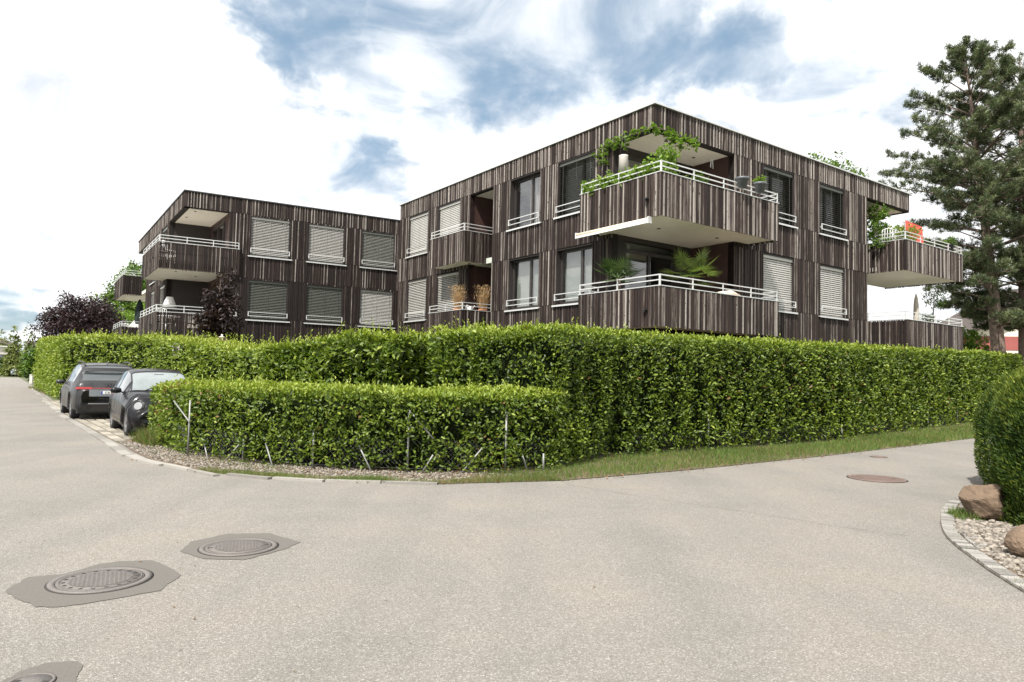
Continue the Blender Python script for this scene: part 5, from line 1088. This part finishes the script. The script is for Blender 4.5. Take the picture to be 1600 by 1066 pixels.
# climbing vine along the upper loggia edge (local: origin at the building corner)
t = O('climbing_vine', 'leafy green vine hanging along the roof edge over the upper corner balcony', 'climbing plant', Bw(0, 0, 0))
pth = [(-.12, 2.0, 7.2), (-.12, 1.95, 8.0), (-.10, 1.85, 8.55), (-.10, 1.0, 8.62), (-.10, .3, 8.62), (-.1, -.1, 8.62), (.5, -.10, 8.60), (1.1, -.1, 8.55), (1.75, -.1, 8.55)]
m = MB(); m.tube(pth, .014, 6); m.build('stem', 'bark', t)
foliage(t, 'leaf_mass', path(pth[1:], .07, .05) + path([(-.1, 1.6, 8.5), (-.1, 1.2, 8.40), (-.05, .9, 8.5)], .07, .06) + path([(.4, -.1, 8.45), (1.0, -.1, 8.35), (1.6, -.1, 8.48)], .06, .07) + path([(-.12, 2.3, 8.35), (-.1, 1.7, 8.6)], .10, .05), 6, .10, .105, .085, 'leaf_bright', .42, .3)['kind'] = 'stuff'
for i, (x, y, z, rr_, n, lab, mt) in enumerate([(-.68, 1.45, 7.15, .20, 95, 'pale green bush trailing over the left end of the upper corner balcony railing', 'leaf_bright'), (-.68, .10, 7.15, .20, 95, 'green trailing plants behind the left side railing of the upper corner balcony', 'leaf_bright'),
        (-.45, -.65, 7.15, .24, 60, 'bushy plant standing at the very corner of the upper balcony railing', 'leaf_bright'), (-.1, -.55, 7.65, .20, 40, 'taller feathery green plant just behind the upper balcony corner', 'leaf_bright'), (1.15, -.55, 7.15, .20, 40, 'low green potted plant behind the right side railing of the upper corner balcony', 'leaf_green')]):
    t = O('potted_plant', lab, 'potted plant', Bw(x, y, 6.09), group='green plants along the upper corner balcony')
    m = MB(); m.lathe([(.10, 0), (.15, .34), (.16, .34), (.16, .38), (.13, .38), (.12, .3), (0, .3)], n=14); m.build('pot', 'terracotta' if i % 2 else 'grey_plastic', t)
    ax = (.0, .60) if i < 2 else (.0, .0)
    dz = z - 6.09
    pts = [(R_.gauss(0, rr_ * .8 if ax[1] == 0 else .10), R_.gauss(0, rr_ * .8) if ax[1] == 0 else R_.uniform(-.72, .72), dz + R_.gauss(0, .11 if i < 2 else rr_ * .6)) for _ in range(n)]
    m = MB()
    for p in pts[::5]: m.tube([(0, 0, .3), (p[0] * .4, p[1] * .4, dz * .6), p], [.012, .009, .005], 5, caps=False)
    m.build('stems', 'twig', t, kind='stuff'); foliage(t, 'foliage', pts, 9, .10, .11, .065, mt, .5)
# hanging white planter
t = O('hanging_planter', 'tall white hanging planter at the left end of the upper corner balcony', 'hanging pot', Bw(-.25, .95, 7.50)); m = MB(); m.lathe([(0, 0), (.15, 0), (.13, .48), (.135, .52), (.11, .52), (.11, .4), (0, .4)], n=16); m.build('pot', 'facade_grey', t)
m = MB(); m.tube([(-.15, 0, .5), (-.02, 0, 1.2)], .006, 5); m.tube([(.15, 0, .5), (.02, 0, 1.2)], .006, 5); m.build('wire', 'metal_dark', t)
# wind chime
t = O('wind_chime', 'small white wind chime hanging from the ceiling of the upper corner loggia', 'wind chime', Bw(3.1, .45, 8.62)); m = MB(); m.tube([(0, 0, 0), (0, 0, -.18)], .004, 5); m.build('cord', 'white_paint', t)
m = MB()
for a in range(4): m.tube([(.03 * math.cos(a * 1.57), .03 * math.sin(a * 1.57), -.16), (.05 * math.cos(a * 1.57), .05 * math.sin(a * 1.57), -.34 - .04 * a)], .010, 6)
m.build('tubes', 'white_paint', t)
# grey planters hung on the railing
for x, lab, pl_ in ((2.5, 'empty round grey planter hung on the upper corner balcony railing', 0), (3.35, 'round grey planter with a small leafy plant, hung on the upper corner balcony railing', 1)):
    t = O('rail_planter', lab, 'planter', Bw(x, -1.10, 7.14), group='grey planters hung on the balcony railing'); m = MB(); m.lathe([(0, 0), (.13, 0), (.17, .22), (.20, .225), (.205, .29), (.18, .29), (.16, .2), (0, .2)], n=20); m.build('pot', 'grey_plastic', t)
    m = MB(); m.tube([(0, .12, .28), (0, .16, .31), (0, .16, .20)], .008, 5); m.build('hook', 'metal_dark', t)
    if pl_: foliage(t, 'foliage', [(R_.gauss(0, .07), R_.gauss(0, .05), .34 + R_.random() * .08) for _ in range(22)], 7, .08, .08, .05, 'leaf_bright', .5)
# awning box under the upper corner balcony
t = O('awning', 'rolled cream awning in its cassette under the upper corner balcony', 'awning', Bw(-.93, .72, 5.74)); m = MB(); m.tube([(0, -1.42, .03), (0, 1.42, .03)], .055, 10); m.build('cassette', 'awning_cream', t); m = MB(); m.bar((-.05, -1.42, -.045), (-.05, 1.42, -.045), .03, .055); m.build('front_bar', 'white_paint', t)
m = MB(); m.box(-.06, .07, -1.46, -1.42, -.08, .10); m.build('end_cap', 'metal_light', t); m = MB(); m.box(-.06, .07, 1.42, 1.46, -.08, .10); m.build('end_cap', 'metal_light', t)
# palms
def palm(label, p, n, Lr, H, seed, tone):
    t = O('fan_palm', label, 'palm', p, group='potted fan palms on the lower corner balcony'); rr = random.Random(seed); m = MB(); m.lathe([(0, 0), (.20, 0), (.26, .45), (.28, .45), (.28, .5), (.24, .5), (.22, .42), (0, .42)], n=18); m.build('pot', 'terracotta', t)
    m = MB(); m.tube([(0, 0, .4), (.02, 0, H)], [.085, .06], 9); m.build('trunk', 'bark', t)
    for k in range(n):
        a = 6.283 * k / n + rr.uniform(-.3, .3); el = rr.uniform(-.15, 1.15); d = Vector((math.cos(a) * math.cos(el), math.sin(a) * math.cos(el), math.sin(el))); L = Lr * rr.uniform(.75, 1.05); p0 = Vector((.02, 0, H)); p1 = p0 + d * L + Vector((0, 0, -.05))
        s = MB(); s.tube([p0, p0.lerp(p1, .5) + Vector((0, 0, .04)), p1], [.012, .009, .007], 5, caps=False); fr = s.build('frond_stalk', 'palm_frond', t)
        side = d.cross(Vector((0, 0, 1))).normalized(); up = side.cross(d); nb = 22; P_ = []; D_ = []
        for j in range(nb):
            b = (j / (nb - 1) - .5) * 4.3; P_.append(tuple(p1)); v = d * math.cos(b) + side * math.sin(b) + up * .12; v.z -= .10 + .12 * abs(math.sin(b)); D_.append(tuple(v))
        leaves('frond', np.array(P_), np.array(D_), np.tile(np.array([tuple(up)]), (nb, 1)) + NR.normal(0, .15, (nb, 3)), NR.uniform(.36, .50, nb), .034, np.clip(NR.normal(tone, .14, nb), 0, 1), 'palm_frond', fr, (LEAF4, LEAF4F))
palm('darker spiky potted fan palm at the left of the lower corner balcony', Bw(-.35, 1.0, 3.2), 13, .50, 1.22, 3, .35)
palm('light green potted fan palm behind the railing corner of the lower balcony', Bw(1.15, -.40, 3.2), 15, .60, 1.30, 6, .75)
t = O('wicker_tray', 'brown wicker lounger seen over the lower corner balcony parapet', 'lounger', Bw(2.75, -.55, 3.2)); m = MB(); m.box(-.65, .75, -.3, .3, .78, .84); m.build('seat', 'terracotta', t)
for x in (-.6, .68):
    for y in (-.26, .26): m = MB(); m.box(x - .025, x + .025, y - .025, y + .025, 0, .78); m.build('leg', 'metal_light', t)
m = MB(); m.tube([(-.6, 0, .88), (.0, 0, .93), (.4, 0, .87)], [.05, .10, .06], 9); m.build('cushion', 'awning_cream', t)
t = O('planter_box', 'long shallow grey planter box behind the right end of the lower corner railing', 'planter', Bw(3.75, -.85, 3.85)); m = MB(); m.box(-.48, .48, -.12, .12, 0, .02); m.box(-.5, .5, -.14, -.12, 0, .2); m.box(-.5, .5, .12, .14, 0, .2); m.box(-.5, -.48, -.12, .12, 0, .2); m.box(.48, .5, -.12, .12, 0, .2); m.build('trough', 'grey_plastic', t); m = MB(); m.box(-.48, .48, -.12, .12, .02, .17); m.build('earth', 'soil', t)
# dry grasses on the small balcony
for y, x, lab in ((9.75, -.35, 'dry straw coloured grass in a pot behind the small lower balcony railing, left clump'), (9.1, .38, 'dry straw coloured grass in an orange pot, right clump on the small lower balcony')):
    t = O('potted_grass', lab, 'potted grass', Bw(x, y, 3.2), group='dry potted grasses on the small lower balcony'); m = MB(); m.lathe([(0, .4), (.12, .4), (.17, .85), (.19, .85), (.19, .9), (.15, .9), (.14, .82), (0, .82)], n=16); m.build('pot', 'terracotta', t)
    n = 420; D = nrm(np.stack([NR.normal(0, .20, n), NR.normal(0, .20, n), np.ones(n)], 1)); P_ = np.stack([NR.normal(0, .05, n), NR.normal(0, .05, n), np.full(n, .85)], 1); leaves('stalks', P_, D, rnd_dirs(n), NR.uniform(.35, 1.0, n), .014, NR.random(n), 'dry_stalk', t, (BLADE, BLADEF))
    C = P_ + D * NR.uniform(.45, .98, n)[:, None]; leaves('seed_heads', C, nrm(D + rnd_dirs(n) * .7), rnd_dirs(n), .10, .022, NR.random(n), 'dry_stalk', t, (LEAF4, LEAF4F))
t = O('watering_can', 'white watering can on the small lower balcony beside the dry grasses', 'watering can', Bw(-.35, 8.95, 3.95)); m = MB(); m.lathe([(0, 0), (.10, 0), (.10, .2), (.06, .22), (0, .22)], n=14); m.build('body', 'white_paint', t); m = MB(); m.tube([(.08, 0, .05), (.25, 0, .25)], .018, 7); m.build('spout', 'white_paint', t); m = MB(); m.tube([(-.08, 0, .05), (-.18, 0, .14), (-.1, 0, .25), (.02, 0, .22)], .012, 6); m.build('handle', 'white_paint', t)
# end balcony of the near building
def epot(nm, lab, cat, x, y, z0, pts, per, rr_, L, Wd, mt, tone, potr=.2, poth=.5, potm='grey_plastic', group=None):
    t = O(nm, lab, cat, Bw(x, y, z0), group=group); m = MB(); m.lathe([(0, 0), (potr * .8, 0), (potr, poth), (potr * 1.05, poth), (potr * 1.05, poth + .04), (potr * .85, poth + .04), (potr * .8, poth - .06), (0, poth - .06)], n=16); m.build('pot', potm, t)
    m = MB()
    for p in pts[::5]: m.tube([(0, 0, poth - .06), (p[0] * .35, p[1] * .35, (poth + p[2]) / 2), p], [.014, .010, .005], 5, caps=False)
    m.build('stems', 'twig', t, kind='stuff'); foliage(t, 'foliage', pts, per, rr_, L, Wd, mt, tone); return t
G = lambda n, sx, sy, z0, z1: [(R_.gauss(0, sx), R_.gauss(0, sy), R_.uniform(z0, z1)) for _ in range(n)]
epot('potted_shrub', 'tall leafy shrub against the wall on the upper end balcony', 'potted shrub', 12.85, .1, 6.09, [(R_.gauss(-.12, .26 - .06 * (z - 1.4)), R_.gauss(0, .22), z) for z in [R_.uniform(.7, 2.35) for _ in range(95)]], 12, .13, .12, .08, 'leaf_green', .62)
epot('potted_shrub', 'pale loose shrub behind the white chairs on the upper end balcony', 'potted shrub', 13.6, .2, 6.09, G(60, .38, .25, 1.0, 1.75), 9, .14, .11, .06, 'leaf_bright', .55)
epot('flowering_plant', 'green plant with red flowers at the corner of the upper end balcony', 'potted plant', 13.75, -.5, 6.09, G(75, .34, .18, .95, 1.6), 10, .12, .11, .05, 'flowering', .55, potm='terracotta')
epot('potted_plant', 'black pot with an overhanging green plant on the railing of the upper end balcony', 'potted plant', 16.4, -.95, 7.02, G(26, .16, .1, .28, .50), 8, .10, .10, .05, 'leaf_green', .6, .17, .24, 'black_plastic')
def chair(lab, p, rz):
    t = thing('garden_chair', lab, 'chair', p, rz, 'white garden chairs'); m = MB(); m.box(-.24, .24, -.22, .22, .42, .46); m.build('seat', 'white_paint', t)
    for x in (-.21, .21):
        for y, l in ((-.2, .42), (.2, .42)): m = MB(); m.tube([(x, y, 0), (x * .95, y * .9, l)], .016, 6); m.build('leg', 'white_paint', t)
    m = MB(); m.tube([(-.22, .21, .44), (-.23, .27, 1.0), (0, .29, 1.08), (.23, .27, 1.0), (.22, .21, .44)], .016, 6)
    for x in (-.14, -.05, .05, .14): m.tube([(x, .22, .46), (x, .275, 1.03)], .010, 5)
    m.build('backrest', 'white_paint', t)
    for s in (-1, 1): m = MB(); m.tube([(s * .24, .24, .66), (s * .26, -.15, .66), (s * .22, -.2, .44)], .014, 6); m.build('armrest', 'white_paint', t)
    return t
chair('white garden chair on the upper end balcony, beside the pale shrub', Bw(12.95, -.1, 6.48), RB + 2.4)
chair('white chair seen through the slats of the upper balcony of the farther building', Aw(-.45, .9, 6.08), RA + 2.2)
chair('white chair seen through the slats of the lower corner balcony of the farther building', Aw(-.5, .8, 3.1), RA + 2.6)
chair('white chair on the far lower left balcony, beside the closed dark parasol', Aw(-.5, 14.2, 3.1), RA + 2.4)
t = O('windbreak', 'bright red fabric windbreak screen standing on the upper end balcony', 'windbreak', Bw(15.0, -.35, 6.09), RB + .05); simple('red_fabric', (.72, .10, .075), .75, var=.06, scale=3)
m = MB(); m.add([(-.95, 0, .3), (.88, 0, .3), (.72, .10, 1.95), (-.85, .10, 1.98), (-.95, .02, .3), (.88, .02, .3), (.72, .12, 1.95), (-.85, .12, 1.98)], [(0, 1, 2, 3), (4, 7, 6, 5), (0, 4, 5, 1), (2, 6, 7, 3), (1, 5, 6, 2), (0, 3, 7, 4)]); m.build('fabric', 'red_fabric', t)
for x, x2 in ((-.93, -.83), (.86, .70)): m = MB(); m.tube([(x, .04, 0), (x2, .13, 1.96)], .015, 6); m.build('pole', 'metal_light', t)
t = O('clothes_pole', 'dark slanting rod between the flowers and the red windbreak', 'rod', Bw(14.0, .3, 6.09)); m = MB(); m.tube([(.3, 0, 1.2), (-.25, 0, 1.95)], .018, 6); m.tube([(.3, 0, 0), (.3, 0, 1.2)], .018, 6); m.build('rod', 'metal_dark', t)
def parasol(nm, lab, p, H, r, mt, rz=0.):
    t = thing(nm, lab, 'parasol', p, rz); m = MB(); m.lathe([(0, 0), (.25, 0), (.25, .06), (.04, .09), (.04, .3), (0, .3)], n=16); m.build('base', 'grey_plastic', t); m = MB(); m.tube([(0, 0, .1), (0, 0, H)], .022, 8); m.build('pole', 'metal_light', t)
    m = MB(); n = 24; vs = []
    for z, q in ((H * .42, .75), (H * .5, 1), (H * .62, .92), (H * .78, .85), (H * .9, .6), (H * .98, .25), (H, .03)):
        for k in range(n): a = 6.2832 * k / n; rr_ = r * q * (1 + .18 * math.cos(k * 3.1416 * 2 / 3)); vs.append((rr_ * math.cos(a), rr_ * math.sin(a), z))
    m.add(vs, [(i * n + k, i * n + (k + 1) % n, (i + 1) * n + (k + 1) % n, (i + 1) * n + k) for i in range(6) for k in range(n)], True); m.build('folded_canopy', mt, t); return t
simple('canopy_beige', (.42, .38, .31), .85, var=.1); simple('canopy_dark', (.012, .022, .020), .85, var=.1)
parasol('closed_parasol', 'closed beige parasol on the lower end balcony', Bw(14.4, -.55, 3.1), 2.05, .095, 'canopy_beige')
parasol('closed_parasol', 'closed dark green parasol on the far lower left balcony', Aw(.0, 13.9, 3.1), 2.55, .22, 'canopy_dark')
t = O('potted_tree', 'small thin stemmed tree in a pot on the lower end balcony', 'potted tree', Bw(15.9, -.55, 3.1)); m = MB(); m.lathe([(0, 0), (.18, 0), (.22, .5), (.24, .54), (.18, .54), (0, .45)], n=16); m.build('pot', 'terracotta', t); m = MB(); m.tube([(0, 0, .45), (-.05, 0, 1.2), (.05, 0, 1.9)], [.03, .025, .012], 7); m.build('trunk', 'bark', t)
foliage(t, 'crown', [tuple(np.array([.1, 0, 1.95]) + np.array(d) * np.array([.62, .45, .42]) * R_.random() ** .4) for d in rnd_dirs(80)], 5, .13, .10, .045, 'leaf_green', .42)
epot('potted_plant', 'dark clipped bush in a pot behind the lower end balcony railing', 'potted plant', 15.1, -.6, 3.1, G(50, .28, .14, .85, 1.25), 12, .10, .07, .035, 'leaf_green', .22)
# lamp and table on the farther building's lower balcony
t = O('table_lamp', 'table lamp with a white cone shade on the lower corner balcony of the farther building', 'lamp', Aw(-.1, 2.2, 3.95), RA); m = MB(); m.lathe([(0, 0), (.10, 0), (.10, .03), (.02, .05), (.02, .52), (0, .52)], n=12); m.build('stand', 'metal_dark', t); m = MB(); m.lathe([(.31, .42), (.14, .88)], n=20); m.build('lamp_shade', 'white_paint', t)
t = O('garden_table', 'white round garden table carrying the lamp on the lower corner balcony', 'table', Aw(-.1, 2.2, 3.1), RA); m = MB(); m.lathe([(0, .82), (.5, .82), (.5, .85), (0, .85)], n=20); m.build('table_top', 'white_paint', t)
for k in range(3): m = MB(); m.tube([(.4 * math.cos(k * 2.1), .4 * math.sin(k * 2.1), 0), (.2 * math.cos(k * 2.1), .2 * math.sin(k * 2.1), .82)], .018, 6); m.build('leg', 'white_paint', t)
t = O('garden_sofa', 'pale grey cushion seat behind the railing of the lower corner balcony', 'seat', Aw(1.1, .9, 3.1), RA); m = MB(); m.box(-.6, .6, -.3, .3, .3, .6); m.build('seat', 'facade_grey', t); m = MB(); m.box(-.6, .6, .22, .36, .6, 1.0); m.build('backrest', 'facade_grey', t)
# pale house behind the far left balconies
h = thing('house', 'pale tiled gable roof showing behind the far lower left balcony', 'house', (-27.3, 55, 0), rad(6)); m = MB(); m.box(-3.3, 4.0, 0, 6, 0, 3.5); m.build('wall', 'facade_white', h)
m = MB(); m.add([(-3.6, -.4, 3.4), (4.2, -.4, 3.4), (4.2, 3, 6.3), (-2.9, 3, 6.3), (-3.6, 6.5, 3.4), (4.2, 6.5, 3.4)], [(0, 1, 2, 3), (3, 2, 5, 4), (0, 3, 4), (1, 5, 2)]); m.build('roof', 'facade_grey', h)
for k in range(16): m = MB(); m.bar((-3.45 + k * .48, -.42, 3.43), (-2.85 + k * .45, 2.95, 6.32), .05); m.build('tile_row', 'facade_white', h)
# meter box on a pole and bird house
t = thing('electric_meter_box', 'small grey meter box on a thin pole standing in the hedge behind the black car', 'meter box', (-11.85, 24.9, 0)); m = MB(); m.tube([(.12, .1, 0), (.12, .1, 2.62)], .03, 10); m.build('pole', 'galvanised', t); m = MB(); m.box(-.17, .12, -.10, .04, 1.95, 2.42); m.build('box', 'facade_grey', t); m = MB(); m.box(-.12, .05, -.112, -.102, 2.08, 2.28); m.build('label_panel', 'metal_dark', t); m = MB(); m.box(-.19, .14, -.12, .06, 2.42, 2.45); m.build('lid', 'metal_light', t)
simple('red_shingle', (.055, .011, .013), .7, var=.2, scale=14)
t = thing('bird_house', 'bird house with a dark red pyramid roof above the hedge, under the red maple', 'bird house', (-9.2, 22.2, .12)); m = MB(); m.tube([(0, 0, 0), (0, 0, 2.0)], .035, 8); m.build('pole', 'bark', t); m = MB(); m.lathe([(.16, 2.0), (.17, 2.30)], n=6, smooth=False); m.build('wall', 'twig', t)
m = MB(); m.lathe([(.29, 2.28), (.10, 2.42), (.0, 2.44)], n=6, smooth=False); m.build('roof', 'red_shingle', t)
for k in range(6): a = 6.2832 * k / 6; m = MB(); m.bar((.30 * math.cos(a), .30 * math.sin(a), 2.285), (.09 * math.cos(a), .09 * math.sin(a), 2.43), .007); m.build('ridge_strip', 'awning_cream', t)
m = MB(); m.lathe([(.10, 2.45), (.11, 2.47), (.03, 2.49), (.03, 2.55), (0, 2.56)], n=8); m.build('finial', 'awning_cream', t)
t = thing('gate_post', 'short white post at the end of the far roadside hedge', 'post', (-41.3, 60.5, 0)); m = MB(); m.box(-.12, .12, -.1, .1, 0, .75); m.build('shaft', 'facade_grey', t); m = MB(); m.box(-.14, .14, -.12, .12, .75, .79); m.build('cap', 'facade_grey', t)
